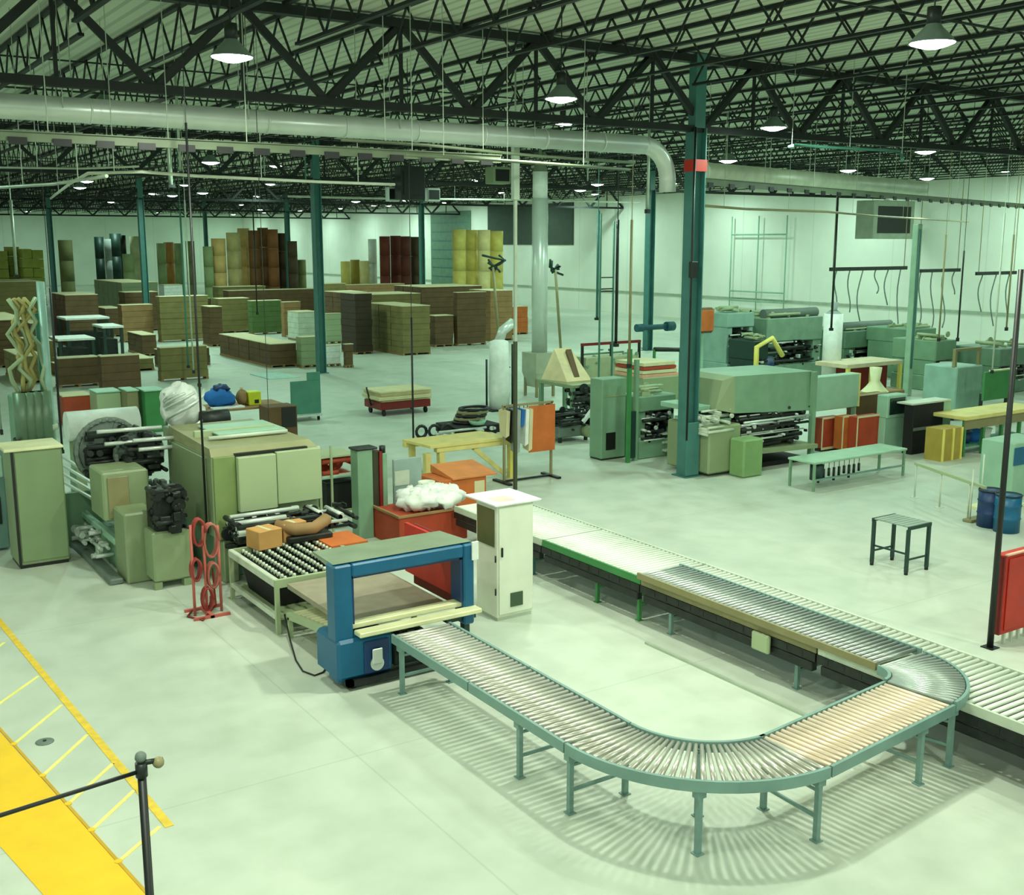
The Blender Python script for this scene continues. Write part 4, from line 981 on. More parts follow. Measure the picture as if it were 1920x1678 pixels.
# table behind the machine with blue cloth and lime box
x, y = g(440, 850)
Yt = y; x0, zt_ = gy(395, 770, Yt); x1, _ = gy(540, 770, Yt)
t = thing('work_table', 'brown work table behind the machine holding blue cloth and a lime box', 'table', ((x0+x1)/2, Yt))
part('tabletop', MB().box(x0, Yt, zt_-.06, x1, Yt+1.2, zt_, .01), M_kraft, t)
for xx in (x0+.06, x1-.06):
    for yy in (Yt+.06, Yt+1.14): part('leg', MB().box(xx-.04, yy-.04, 0, xx+.04, yy+.04, zt_-.06), M_olive, t)
X_, _ = gy(425, 750, Yt)
t = thing('cloth_bundle', 'bright blue cloth bundle with dark top lying on the brown table', 'cloth', (X_, Yt+.5, zt_))
part('cloth', MB().blob((X_, Yt+.5, zt_+.25), .38, .34, .24, 8, .3), M_bluec, t)
part('dark_cap', MB().blob((X_+.05, Yt+.5, zt_+.5), .2, .2, .1, 3, .3), M_blue2, t)
part('paper', MB().box(X_-.35, Yt+.02, zt_, X_+.5, Yt+.3, zt_+.05, .01), M_white, t)
X_, _ = gy(466, 750, Yt); t = thing('sack', 'tan sack beside the blue cloth on the brown table', 'sack', (X_, Yt+.5, zt_)); part('body', MB().blob((X_, Yt+.5, zt_+.22), .15, .2, .2, 5, .15), M_kraft, t); part('tie', MB().cyl((X_, Yt+.5, zt_+.42), (X_, Yt+.5, zt_+.5), .04, 8), M_sheet, t)
X_, _ = gy(486, 745, Yt); t = thing('plastic_crate', 'lime yellow crate on the right of the brown table', 'crate', (X_, Yt+.5, zt_)); part('body', MB().box(X_-.17, Yt+.3, zt_, X_+.17, Yt+.7, zt_+.36, .02), M_lime, t); part('opening', MB().box(X_-.02, Yt+.29, zt_+.05, X_+.1, Yt+.299, zt_+.15), M_black, t)
X_, Z_ = gy(520, 790, Yt-.3); t = thing('carton', 'dark open carton standing at the right end of the brown table', 'carton', (X_, Yt-.3))
part('body', MB().box(X_-.42, Yt-.75, 0, X_+.38, Yt-.1, Z_+.45, .01), M_kraftd, t); part('mouth', MB().box(X_-.05, Yt-.77, Z_-.1, X_+.34, Yt-.751, Z_+.42), M_black, t, 'dark opening')
# crates further left of the table
for k, (xl, yt_, xr, yb_, gr, m_, lab) in enumerate(((122, 745, 174, 776, 800, M_brick, 'small brown carton with dark side above the white cylinder'), (186, 738, 231, 782, 810, M_mach2, 'pale sage crate right of the small brown carton'),
         (243, 735, 264, 790, 812, M_olive, 'olive crate between two green crates at left'), (276, 735, 312, 790, 812, M_green, 'green sided crate left of the white blower bundle'))):
    X_, Y_ = g(xl, gr); X2 = xat(xr, Y_, 0); Z_ = zat(X_, Y_, yt_)
    t = thing('crate', lab, 'crate', ((X_+X2)/2, Y_)); part('body', MB().box(X_, Y_, 0, X2, Y_+.9, Z_, .02), m_, t); part('lid', MB().box(X_-.02, Y_-.02, Z_, X2+.02, Y_+.92, Z_+.04, .01), M_sheet if k == 0 else M_cyan, t)
# teal board cart
X_, Y_ = g(548, 792); X2 = xat(603, Y_, 0); Z_ = zat(X_, Y_, 716)
t = thing('board_cart', 'teal board leaning on a low cart on the open floor left of centre', 'cart', ((X_+X2)/2, Y_))
part('panel', MB().box(X_, Y_, .22, X2, Y_+.08, Z_, .01).box(X_+.55, Y_, Z_, X2, Y_+.08, Z_+.25, .01), M_teald, t)
part('deck', MB().box(X_, Y_-.1, .14, X2, Y_+.8, .2, .01), M_galv, t)
for xx in (X_+.1, X2-.1):
    for yy in (Y_, Y_+.7): part('caster', MB().cyl((xx-.02, yy, .07), (xx+.02, yy, .07), .07, 12), M_rubber, t)
X_, Y_ = g(505, 712); X2 = xat(562, Y_, 0)
single('floor_sheet', MB().box(X_, Y_, 0, X2, Y_+2.2, .03), mat('pale aqua sheet', (176, 214, 200), .6), 'pale aqua sheet lying on the floor before the long low stack', 'sheet')
# low cart with cream sheets
X_, Y_ = g(712, 782); X2 = xat(808, Y_, 0); Z_ = zat(X_, Y_, 746)
t = thing('sheet_cart', 'low dark cart loaded with ragged cream sheets on the open floor', 'cart', ((X_+X2)/2, Y_))
part('deck', MB().box(X_+.05, Y_, .2, X2, Y_+1.2, .45, .02), M_redd, t)
for xx in (X_+.2, X2-.15):
    for yy in (Y_+.1, Y_+1.05): part('caster', MB().cyl((xx-.03, yy, .1), (xx+.03, yy, .1), .1, 12), M_rubber, t)
m = MB(); rnd = random.Random(2)
for k in range(8): a = rnd.uniform(-.1, .1); m.box(X_+a+.02, Y_+a-.05, .45+k*.045, X2+a*.6, Y_+1.2+a, .49+k*.045)
part('sheets', m, M_sheet, t)
part('handle', MB().cyl((X_, Y_+.6, .3), (X_-.15, Y_+.6, .9), .03, 8), M_black, t)
# scrap of hoses and reels
X_, Y_ = g(890, 822)
t = thing('reel_cart', 'dark cart piled with coiled hoses and reels left of the hanging coats', 'cart', (X_, Y_))
x0 = xat(856, Y_, .3); x1 = xat(940, Y_, .3)
part('deck', MB().box(x0, Y_, .1, x1, Y_+1.2, .35, .02), M_rubber, t); part('runner', MB().box(x0+.1, Y_+.1, 0, x0+.2, Y_+1.1, .1), M_dark, t); part('runner', MB().box(x1-.2, Y_+.1, 0, x1-.1, Y_+1.1, .1), M_dark, t)
for k in range(5): zz = .4+k*.09; part('reel', MB().tube([((x0+x1)/2+.05*k+.45*math.cos(a*.4), Y_+.6+.35*math.sin(a*.4), zz) for a in range(17)], .045, 6), M_olive if k % 2 else M_black, t)
for k in range(3): part('coil', MB().tube([(x0-.2-.35*k+.16*math.cos(a*.5), Y_+.2+.1*k, .28+.2*k*0+.16*math.sin(a*.5)) for a in range(14)], .045, 6), M_black, t)
part('basin', MB().lathe(((x0+x1)/2, Y_+.1, .36), [(.01, .02), (.2, .02), (.26, .14), (.24, .14), (.18, .04), (.01, .04)], 18), M_cyan, t)
part('scrap', clutter(MB(), x0-.6, Y_-.3, .02, x1-.3, Y_+.2, .3, 18, 91, (.02, .04)), M_galv, t)
#PART4
def span(xl, xr, ground, yt, z=0.):
    """object standing with its front foot line at picture row ground"""
    X_, Y_ = g(xl, ground, z); X2 = xat(xr, Y_, z); return X_, Y_, X2, zat(X_, Y_, yt)
def pole(m, x, y, z0, z1, t=.03): return m.box(x-t/2, y-t/2, z0, x+t/2, y+t/2, z1)
# ---------------------------------------------------------------- yellow frame, hanging coats, boxes behind the ivory cabinet
X_, Y_, X2, Z_ = span(800, 966, 918, 842)
xl = xat(758, Y_+1.0, Z_)
t = thing('trestle_frame', 'cream yellow trestle frame behind the ivory cabinet', 'frame', ((X_+X2)/2, Y_))
part('top_plank', MB().hull6([(X_+.1, Y_-.02, Z_), (X2, Y_-.02, Z_), (X2-.3, Y_+1.1, Z_), (xl, Y_+1.1, Z_)], [(X_+.1, Y_-.02, Z_+.06), (X2, Y_-.02, Z_+.06), (X2-.3, Y_+1.1, Z_+.06), (xl, Y_+1.1, Z_+.06)]), M_cyel, t)
part('leg', MB().box(xl+.15, Y_+.96, 0, xl+.27, Y_+1.08, Z_-.12), M_cyel, t)
part('top_beam', MB().box(xl+.3, Y_, Z_-.12, X2, Y_+.16, Z_, .01), M_cyel, t)
part('top_beam', MB().box(xl, Y_+.95, Z_-.12, X2-.2, Y_+1.1, Z_, .01), M_cyel, t)
for xx in (X_, X_+.35, X2-.14): part('leg', MB().box(xx, Y_+.01, 0, xx+.14, Y_+.15, Z_-.12), M_cyel, t)
part('brace', MB().bar((X_+1.3, Y_+.08, Z_-.12), (X2-.25, Y_+.08, .1), .1), M_cyel, t)
part('side_panel', MB().box(X2-.16, Y_-.03, 0, X2, Y_-.001, Z_-.1), M_yelp, t)
X_, Y_, X2, Z_ = span(942, 1036, 906, 762)
t = thing('coat_rack', 'rack with hanging grey and white cloths beside an orange board', 'rack', ((X_+X2)/2, Y_))
part('upright', pole(MB(), X_+.05, Y_, 0, Z_, .05), M_olive, t); part('upright', pole(MB(), X2-.05, Y_, 0, Z_, .05), M_olive, t)
part('top_bar', MB().bar((X_, Y_, Z_), (X2, Y_, Z_), .05), M_olive, t)
part('foot_bar', MB().box(X_-.05, Y_-.35, 0, X_+.05, Y_+.35, .05).box(X2-.1, Y_-.35, 0, X2, Y_+.35, .05).box(X_+.05, Y_-.03, .02, X2-.1, Y_+.03, .06), M_black, t)
xa = xat(990, Y_, Z_); zb = zat(xa, Y_, 848)
part('orange_board', MB().box(xa, Y_-.06, zb, X2+.02, Y_-.03, Z_-.05), M_orange, t, 'orange brown board')
for k, (px, m_, zz) in enumerate(((946, M_sheet, 820), (956, M_dark, 830), (966, M_grey, 850), (974, M_bluec, 800), (982, M_white, 835), (989, M_sheet, 845))):
    xx = xat(px, Y_, Z_); h0 = zat(xx, Y_, zz)
    t2 = thing('hanging_cloth', ('cream cloth hanging leftmost on the rack', 'black cloth hanging second from left on the rack', 'grey cloth hanging in the middle of the rack', 'blue cloth hanging between grey and white ones on the rack', 'white cloth hanging right of the blue one on the rack', 'beige cloth hanging against the orange board on the rack')[k], 'cloth', (xx, Y_, h0), 'cloths hanging on the rack')
    rnd = random.Random(k)
    part('fabric', MB().hull6([(xx-.03, Y_-.1, h0), (xx+.05, Y_-.12, h0+.05), (xx+.06, Y_+.15, h0+.02), (xx-.05, Y_+.12, h0+.06)], [(xx-.05, Y_-.18, Z_-.08), (xx+.04, Y_-.18, Z_-.1), (xx+.05, Y_+.18, Z_-.08), (xx-.05, Y_+.18, Z_-.1)]), m_, t2)
    part('hook', MB().cyl((xx, Y_, Z_-.1), (xx, Y_, Z_), .01, 6), M_dark, t2)
X_, Y_, X2, Z_ = span(824, 912, 955, 903)
t = thing('storage_box', 'open orange brown box under the yellow trestle frame', 'box', ((X_+X2)/2, Y_))
part('body', MB().box(X_, Y_, 0, X2, Y_+.9, Z_, .01), M_orange, t)
part('lid', MB().hull6([(X_+.3, Y_-.05, Z_+.0), (X2+.25, Y_-.05, Z_+.0), (X2+.25, Y_+.9, Z_+.02), (X_+.3, Y_+.9, Z_+.02)], [(X_+.3, Y_-.05, Z_+.03), (X2+.25, Y_-.05, Z_+.03), (X2+.2, Y_+.9, Z_+.18), (X_+.3, Y_+.9, Z_+.18)]), mat('light orange board', (214, 132, 70), .7), t)
part('side_label', MB().box(X2-.3, Y_-.012, .2, X2-.05, Y_-.001, .5), M_sheet, t)
X_, Y_, X2, Z_ = span(750, 842, 1030, 972)
t = thing('waste_bin', 'red brown bin heaped with crumpled white film behind the blue machine', 'bin', ((X_+X2)/2, Y_))
X2 = xat(876, Y_, .7)
part('body', MB().box(X_, Y_, 0, X2, Y_+1.1, Z_, .01), M_brick, t)
part('rim', MB().box(X_-.03, Y_-.03, Z_, X2+.03, Y_+.02, Z_+.04).box(X_-.03, Y_+.02, Z_, X_+.02, Y_+1.13, Z_+.04), M_kraft, t)
m = MB()
for k in range(9): rnd = random.Random(k*7); m.blob((X_+.5+(X2-X_-.5)*rnd.random(), Y_+.2+.7*rnd.random(), Z_+.12+.1*rnd.random()), .28, .25, .16, k, .5, 12)
part('crumpled_film', m, M_white, t, 'crumpled white film')
t = thing('plastic_pail', 'white round pail standing on the red brown bin corner', 'pail', (X2-.2, Y_+.9, Z_))
part('body', MB().lathe((X2-.2, Y_+1.2, Z_+.02), [(.01, 0), (.14, 0), (.17, .3), (.15, .3), (.13, .03), (.01, .03)], 18), M_ivory, t); part('handle', MB().tube([(X2-.2+.16*math.cos(a), Y_+1.2-.1, Z_+.3-.12*math.sin(a)) for a in [math.pi*i/8 for i in range(9)]], .008, 6), M_dark, t)
X_, Y_ = g(652, 1030, .75)
t = thing('board_pile', 'small pile of orange brown sheets between the wheel table and green pillar', 'board pile', (X_, Y_+.3))
m = MB()
for k in range(4): m.box(X_-.35+.04*k, Y_+.1, .62+.05*k, X_+.55-.05*k, Y_+1.0-.05*k, .66+.05*k)
part('sheets', m, M_orange, t)
part('support', MB().box(X_-.2, Y_+.25, 0, X_+.4, Y_+.85, .62, .02), M_dark, t)
# green pillars / side frames with dark cores
X_, Y_, X2, Z_ = span(674, 702, 1012, 846)
t = thing('side_frame', 'upright green and dark red machine frame behind the blue machine', 'frame', (X_, Y_))
part('green_post', MB().box(X_, Y_, 0, X2, Y_+.3, Z_, .01), M_mach3, t)
xr = xat(727, Y_, 1)
part('dark_core', MB().box(X2, Y_+.05, 0, (X2+xr)/2, Y_+.3, Z_-.05, .01), mat('dark olive core', (52, 52, 30), .6), t)
part('red_strip', MB().box((X2+xr)/2, Y_+.02, .0, (X2+xr)/2+.06, Y_+.25, Z_-.06), M_redd, t)
part('grey_post', MB().box((X2+xr)/2+.06, Y_, 0, xr, Y_+.3, Z_-.1, .01), M_mach3, t)
part('top_cap', MB().box(X_-.03, Y_-.02, Z_, X2+.1, Y_+.32, Z_+.04, .01).cyl((xr-.05, Y_+.1, Z_-.1), (xr-.05, Y_+.1, Z_+.03), .06, 12), M_dark, t)
X_, Y_, X2, Z_ = span(740, 792, 985, 862)
t = thing('panel_screen', 'grey blue panel with pale window behind the green pillar frame', 'panel', ((X_+X2)/2, Y_))
part('panel', MB().box(X_, Y_, .05, X2, Y_+.06, Z_, .01), mat('grey blue panel', (146, 168, 160), .55), t)
part('window', MB().box(X_+.02, Y_-.01, Z_*.6, X_+(X2-X_)*.55, Y_-.001, Z_*.82), M_pale, t, 'pale window')
part('foot', MB().box(X_, Y_-.2, 0, X_+.06, Y_+.26, .05).box(X2-.06, Y_-.2, 0, X2, Y_+.26, .05), M_olive, t)
# shelf unit with machine parts between housing and pillar
X_, Y_, X2, Z_ = span(604, 672, 1000, 838)
t = thing('shelf_unit', 'pale framed shelf unit holding a dark box right of the green machine', 'shelf', ((X_+X2)/2, Y_))
for xx in (X_, xat(622, Y_, 1), X2): part('upright', pole(MB(), xx, Y_, 0, Z_ if xx != X2 else Z_*.8, .04), M_mach2, t)
for fz in (.22, .62, .86): part('shelf', MB().box(X_, Y_, Z_*fz, X2, Y_+.7, Z_*fz+.03), M_mach2 if fz != .62 else M_cyan, t)
part('top_rail', MB().tube([(X_-.25, Y_, Z_+.05), (X_, Y_, Z_), (X_+.03, Y_, Z_-.05)], .02, 6), M_pale, t)
t = thing('parts_box', 'black box on the lower shelf of the pale shelf unit', 'box', ((X_+X2)/2, Y_+.1, Z_*.22+.03)); part('body', MB().box(X_+.15, Y_+.05, Z_*.22+.031, X2-.03, Y_+.6, Z_*.56, .02), M_rubber, t); part('lid', MB().box(X_+.13, Y_+.03, Z_*.56, X2-.01, Y_+.62, Z_*.56+.03), M_dark, t)
t = thing('parts_tray', 'jumbled machine parts lying on top of the pale shelf unit', 'machine parts', ((X_+X2)/2, Y_+.2, Z_*.62+.03)); part('parts', clutter(MB().box(X_+.1, Y_+.1, Z_*.62+.031, X2-.1, Y_+.6, Z_*.66), X_+.05, Y_+.05, Z_*.64, X2, Y_+.6, Z_*.84, 18, 3), M_brick, t); part('tray', MB().box(X_+.05, Y_+.03, Z_*.62+.03, X2-.02, Y_+.65, Z_*.62+.06), M_pale, t)

# ---------------------------------------------------------------- machines in the middle right (around the big column)
def machine(xl, xr, ground, yt, d, name, label, body, extra=0, seed=1, dark=(.25, .6), m2=None):
    X_, Y_, X2, Z_ = span(xl, xr, ground, yt)
    t = thing(name, label, 'machine', ((X_+X2)/2, Y_))
    part('base', MB().box(X_, Y_, 0, X2, Y_+d, Z_*dark[0], .03), body, t)
    part('head', MB().box(X_, Y_+.05, Z_*dark[1], X2, Y_+d, Z_, .03), m2 or body, t)
    part('side_post', MB().box(X_+.02, Y_+.1, Z_*dark[0], X_+.22*(X2-X_), Y_+d-.1, Z_*dark[1], .02), body, t)
    part('side_post', MB().box(X2-.15*(X2-X_), Y_+.1, Z_*dark[0], X2-.02, Y_+d-.1, Z_*dark[1], .02), body, t)
    part('works', clutter(MB().box(X_+.1, Y_+d*.5, Z_*dark[0], X2-.1, Y_+d*.9, Z_*dark[1]), X_+.1, Y_-.02, Z_*dark[0]*.9, X2-.1, Y_+.5, Z_*dark[1]*1.02, 40+extra, seed), M_dark, t)
    part('glint_pieces', clutter(MB(), X_+.1, Y_-.08, Z_*dark[0]*.9, X2-.1, Y_+.3, Z_*dark[1], 16, seed+100, (.015, .035)), M_galv, t)  # pale metal bits added to imitate glints among the dark works
    part('top_fittings', clutter(MB(), X_+.1, Y_+.1, Z_-.02, X2-.15, Y_+d*.6, Z_+.22, 14, seed+200, (.03, .06)), M_mach2, t)
    return t, X_, Y_, X2, Z_
# green cabinet with vent
X_, Y_, X2, Z_ = span(1127, 1172, 864, 712)
t = thing('control_cabinet', 'sage green cabinet with a black vent left of the big teal column', 'cabinet', (X_, Y_))
part('body', MB().box(X_, Y_, .04, X2, Y_+.5, Z_, .015), M_mach3, t)
vx, vz = gy(1136, 812, Y_); vx2, vz2 = gy(1153, 842, Y_)
part('vent', MB().box(vx, Y_-.02, vz2, vx2, Y_-.001, vz, .004), M_black, t); part('plinth', MB().box(X_+.02, Y_+.02, 0, X2-.02, Y_+.48, .04), M_dark, t)
part('door_line', MB().box(X_+.05, Y_-.012, Z_*.78, X2-.05, Y_-.001, Z_*.8), M_mach, t)
X_, Y_, X2, Z_ = span(1174, 1196, 868, 655)
t = thing('side_frame', 'tall dark green double post right beside the vented sage cabinet', 'frame', (X_, Y_))
part('post', pole(MB(), X_+.05, Y_, 0, Z_, .09), M_green, t); part('post', pole(MB(), X2-.02, Y_+.1, 0, Z_*.9, .1), M_mach3, t); part('back_plate', MB().box(X_+.1, Y_+.02, .1, X2-.07, Y_+.12, Z_*.45), M_dgreen, t)
# desk/feeder with tan board and orange sheets (1045-1260, 640-760)
X_, Y_ = g(1072, 790); Z_ = zat(X_, Y_, 722); X2 = xat(1128, Y_, Z_)
t = thing('feed_table', 'low sage feed table with a slanted tan board left of the vented cabinet', 'table', ((X_+X2)/2, Y_))
part('tabletop', MB().box(X_, Y_, Z_-.12, X2, Y_+1.9, Z_, .02), M_mach, t)
for xx in (X_+.1, X2-.1):
    for yy in (Y_+.1, Y_+1.8): part('leg', MB().box(xx-.06, yy-.06, 0, xx+.06, yy+.06, Z_-.12), M_mach3, t)
part('works', clutter(MB(), X_, Y_-.2, .3, X2-.3, Y_+.4, Z_-.1, 34, 8, (.03, .08)), M_dark, t)
part('slanted_board', MB().hull6([(X_+.1, Y_+.4, Z_), (X2-.1, Y_+.4, Z_), (X2-.1, Y_+1.8, Z_), (X_+.1, Y_+1.8, Z_)], [(X_+.1, Y_+.4, Z_+.05), (X2-.1, Y_+.4, Z_+.05), (X2+.1, Y_+1.8, Z_+.95), (X_+.6, Y_+1.8, Z_+.95)]), mat('tan slanted board', (212, 194, 150), .6), t, 'slanted tan board')
part('dark_slot', MB().hull6([(X_+.5, Y_+.6, Z_+.1), (X_+.7, Y_+.6, Z_+.1), (X_+1.1, Y_+1.6, Z_+.84), (X_+.9, Y_+1.6, Z_+.84)], [(X_+.5, Y_+.55, Z_+.16), (X_+.7, Y_+.55, Z_+.16), (X_+1.1, Y_+1.55, Z_+.93), (X_+.9, Y_+1.55, Z_+.93)]), M_kraftd, t)
X_, Y_, X2, Z_ = span(1048, 1128, 832, 775)
t = thing('parts_crate', 'grey tray of dark machine scrap before the sage feed table', 'tray', ((X_+X2)/2, Y_))
part('tray', MB().box(X_, Y_, .15, X2-.4, Y_+.9, .45, .03), M_hose, t)
for xx in (X_+.1, X2-.5): part('leg', MB().box(xx-.04, Y_+.05, 0, xx+.04, Y_+.13, .15), M_dark, t)
part('scrap', clutter(MB(), X_, Y_-.1, .3, X2-.3, Y_+.8, .9, 44, 15, (.02, .06)), M_dark, t)
part('white_handle', MB().bar((X2-.75, Y_-.1, .55), (X2-.2, Y_-.1, 1.1), .09), M_white, t, 'slanted white bar')
part('motor', MB().cyl((X2-.6, Y_-.3, .28), (X2-.6, Y_+.1, .28), .16, 16), M_mach, t)
# sheet pallets behind (orange/pink)
X_, Y_, X2, Z_ = span(1205, 1272, 760, 682)
t = thing('sheet_table', 'sage table carrying pinkish board sheets behind the dark green posts', 'table', ((X_+X2)/2, Y_))
part('frame', MB().box(X_, Y_, 0, X2, Y_+1.6, Z_-.5, .02), M_mach, t)
for k, m_ in enumerate((mat('pink board', (214, 160, 130), .7), M_sheet, M_brick, M_sheet)): part('sheet_layer', MB().box(X_+.02*k, Y_+.05, Z_-.5+.13*k, X2-.05*k, Y_+1.55, Z_-.39+.13*k), m_, t)
X_, Y_, X2, Z_ = span(1090, 1200, 742, 644)
t = thing('sheet_machine', 'long sage machine with a dark red top rail behind the feed table', 'machine', ((X_+X2)/2, Y_))
part('body', MB().box(X_+.2, Y_, 0, X2, Y_+1.2, Z_*.72, .03), mat('sage cream', (172, 182, 144), .5), t)
part('top_rail', MB().box(X_, Y_, Z_-.1, X2, Y_+.08, Z_), M_redd, t); 
for xx in (X_+.05, (X_+X2)/2, X2-.05): part('post', pole(MB(), xx, Y_+.04, 0, Z_-.1, .08), M_dark, t)
part('works', clutter(MB(), X_+.2, Y_-.1, Z_*.5, X2, Y_+.4, Z_*.85, 24, 18), M_mach3, t)
X_, Y_, X2, Z_ = span(1225, 1274, 740, 655)
t = thing('bar_roller', 'dark roller bar on posts left of the big column foot', 'roller', ((X_+X2)/2, Y_)); part('bar', MB().cyl((X_, Y_, Z_), (X2+.3, Y_, Z_-.1), .08, 12), M_dark, t); part('post', pole(MB(), X_, Y_, 0, Z_, .08), M_green, t); part('post', pole(MB(), X2, Y_, 0, Z_-.02, .08), M_green, t)
t, X_, Y_, X2, Z_ = machine(1198, 1268, 862, 745, .9, 'slotter_machine', 'green machine full of dark works just left of the big column', M_mach3, 10, 23, (.3, .75))
for k in range(3): part('tray', MB().box(X2-.5, Y_-.15+.1*k, .15+.2*k, X2+.3, Y_+.6, .2+.2*k), M_pale, t)
# small drums on the second column
column_sign = None
X_, Y_ = 37.1-.19, 43.5-.2; zc = zat(X_, Y_, 613)
single('reel_bracket', MB().cyl((X_-.9, Y_-.25, zc), (X_+1.5, Y_-.25, zc), .14, 12).cyl((X_-.95, Y_-.25, zc), (X_-.55, Y_-.25, zc), .2, 12).cyl((X_+1.0, Y_-.25, zc), (X_+1.5, Y_-.25, zc), .24, 12).box(X_+.1, Y_-.12, zc-.1, X_+.35, Y_+.015, zc+.1), mat('deep teal', (24, 76, 86), .5), 'dark teal reel bracket fixed across the column before the pale wall', 'bracket')
# brown round-cornered panel right of the big column
X_, Z1 = gy(1310, 578, 28.); X2, Z0 = gy(1340, 624, 28.)
t = thing('control_box', 'brown rounded box on a post just right of the big teal column', 'box', ((X_+X2)/2, 28., 0))
part('housing', MB().box(X_-.1, 28., Z0, X2, 28.3, Z1, .08), M_kraftd, t); part('face', MB().box(X_+.1, 27.97, Z0+.08, X2-.08, 27.999, Z1-.08, .01), M_orange, t); part('post', pole(MB(), (X_+X2)/2, 28.2, 0, Z0, .08), M_cyan, t)
# big machine right of column
X_, Y_, X2, Z_ = span(1322, 1520, 895, 708)
t = thing('folder_gluer', 'large sage machine right of the big column with dark works below its hood', 'machine', ((X_+X2)/2, Y_))
xh = xat(1378, Y_, 1.5); zh = zat(xh, Y_, 775); zt = zat(xh, Y_, 706)
part('hood', MB().hull6([(xh, Y_, zh), (X2, Y_, zh-.15), (X2, Y_+1.8, zh-.15), (xh, Y_+1.8, zh)], [(xh, Y_+.05, zt), (X2, Y_+.05, zt-.05), (X2, Y_+1.8, zt-.05), (xh, Y_+1.8, zt)]), M_mach3, t)
part('hood_side', MB().hull6([(xh-.45, Y_+.2, zh+.1), (xh-.001, Y_, zh), (xh-.001, Y_+1.6, zh), (xh-.45, Y_+1.6, zh+.1)], [(xh-.25, Y_+.2, zt-.1), (xh-.001, Y_+.05, zt), (xh-.001, Y_+1.6, zt), (xh-.25, Y_+1.6, zt-.1)]), M_mach, t)
x2 = xat(1392, Y_, .6); zz = zat(X_, Y_, 800)
part('left_pedestal', MB().box(X_, Y_-.1, .08, x2-.15, Y_+1.4, zz, .04), M_mach, t)
part('front_pedestal', MB().box(x2-.55, Y_-.6, 0, x2+.1, Y_-.11, zz*.75, .04), mat('bright sage', (128, 164, 108), .5), t)
part('works', clutter(MB().box(x2-.1, Y_+.5, .35, X2-.1, Y_+1.5, zh, .02), x2-.15, Y_-.05, .55, X2-.05, Y_+.5, zh, 90, 33, (.02, .06)), M_dark, t)
part('glint_pieces', clutter(MB(), x2-.1, Y_-.1, .6, X2-.1, Y_+.3, zh-.05, 34, 133, (.012, .035)), M_galv, t)  # scattered pale metal standing for white glints under the hood
part('belt_bed', MB().hull6([(x2, Y_-.25, .45), (X2-.05, Y_-.25, .38), (X2-.05, Y_+.4, .38), (x2, Y_+.4, .45)], [(x2, Y_-.25, .55), (X2-.05, Y_-.25, .48), (X2-.05, Y_+.4, .48), (x2, Y_+.4, .55)]), M_mach, t)
part('base_shadow_plate', MB().box(x2+.3, Y_+.1, 0, X2-.1, Y_+1.4, .12), M_rubber, t)  # black plate imitating the shade under the machine
part('right_post', pole(MB(), X2-.08, Y_-.05, 0, zt-.05, .12), M_mach3, t)
part('foot_block', MB().box(X2-.22, Y_-.2, 0, X2+.06, Y_+.1, .12, .02), M_black, t)
part('cream_shelf', MB().box(X_+.05, Y_+.2, zz+.02, x2-.2, Y_+1.2, zz+.1, .01).box(X_-.05, Y_+.4, zz+.3, x2-.1, Y_+1.6, zz+.42, .01), M_cyan, t)
part('small_works', clutter(MB(), X_-.1, Y_-.12, zz*.85, x2-.2, Y_+.3, zz+.35, 26, 44, (.02, .05)), M_pale, t)
X_, Y_, X2, Z_ = span(1524, 1604, 850, 708)
t = thing('electric_cabinet', 'pale green wide box raised on legs right of the sage hood', 'cabinet', ((X_+X2)/2, Y_))
zb = zat(X_, Y_, 772)
part('body', MB().box(X_, Y_, zb, X2, Y_+.35, Z_, .015), M_cyan, t); part('side_strip', MB().box(X2, Y_+.01, zb, X2+.07, Y_+.35, Z_), M_cyel, t)
for xx in (X_+.06, X2-.06): part('leg', pole(MB(), xx, Y_+.1, 0, zb, .08), M_mach3, t)
for k, (xl, xr, gr, yt_, m_, lab) in enumerate(((1540, 1575, 848, 785, M_brick, 'red crate under the pale green wide box'), (1578, 1600, 850, 782, M_orange, 'narrow orange crate between two red crates'), (1605, 1650, 852, 783, M_brick, 'red brown crate left of the monitor cabinet'), (1600, 1655, 835, 742, M_kraftd, 'brown crate stack behind the red crates'))):
    X_, Y_, X2, Z_ = span(xl, xr, gr, yt_); t = thing('crate', lab, 'crate', ((X_+X2)/2, Y_)); part('body', MB().box(X_, Y_, .1, X2, Y_+.3, Z_, .01), m_, t); part('frame', MB().box(X_-.03, Y_-.02, .06, X2+.03, Y_-.001, .12).box(X_-.03, Y_-.02, Z_-.02, X2+.03, Y_-.001, Z_+.03).box(X_-.03, Y_-.02, .12, X_, Y_-.001, Z_-.02), M_sheet, t); part('foot', MB().box(X_+.05, Y_+.1, 0, X2-.05, Y_+.28, .1), M_dark, t)
# monitor cabinet
X_, Y_, X2, Z_ = span(1656, 1692, 848, 742)
t = thing('monitor_cabinet', 'pale aqua cabinet with a dark square screen right of the red crates', 'cabinet', ((X_+X2)/2, Y_))
part('body', MB().box(X_, Y_, .03, X2, Y_+.3, Z_*.6, .01), M_cyan, t); part('head', MB().box(X_, Y_-.05, Z_*.6, X2, Y_+.3, Z_, .02), M_cyan, t)
part('screen', MB().box(X_+.08, Y_-.07, Z_*.66, X2-.1, Y_-.051, Z_*.95, .004), M_glass, t, 'dark screen'); part('plinth', MB().box(X_+.02, Y_+.02, 0, X2-.02, Y_+.28, .03), M_dark, t)
part('side_panel', MB().box(X2, Y_+.02, .05, X2+.02, Y_+.3, Z_), M_teal, t)
X_, Y_, X2, Z_ = span(1708, 1764, 853, 760)
t = thing('rack_cabinet', 'near black open rack right of the monitor cabinet', 'rack', ((X_+X2)/2, Y_))
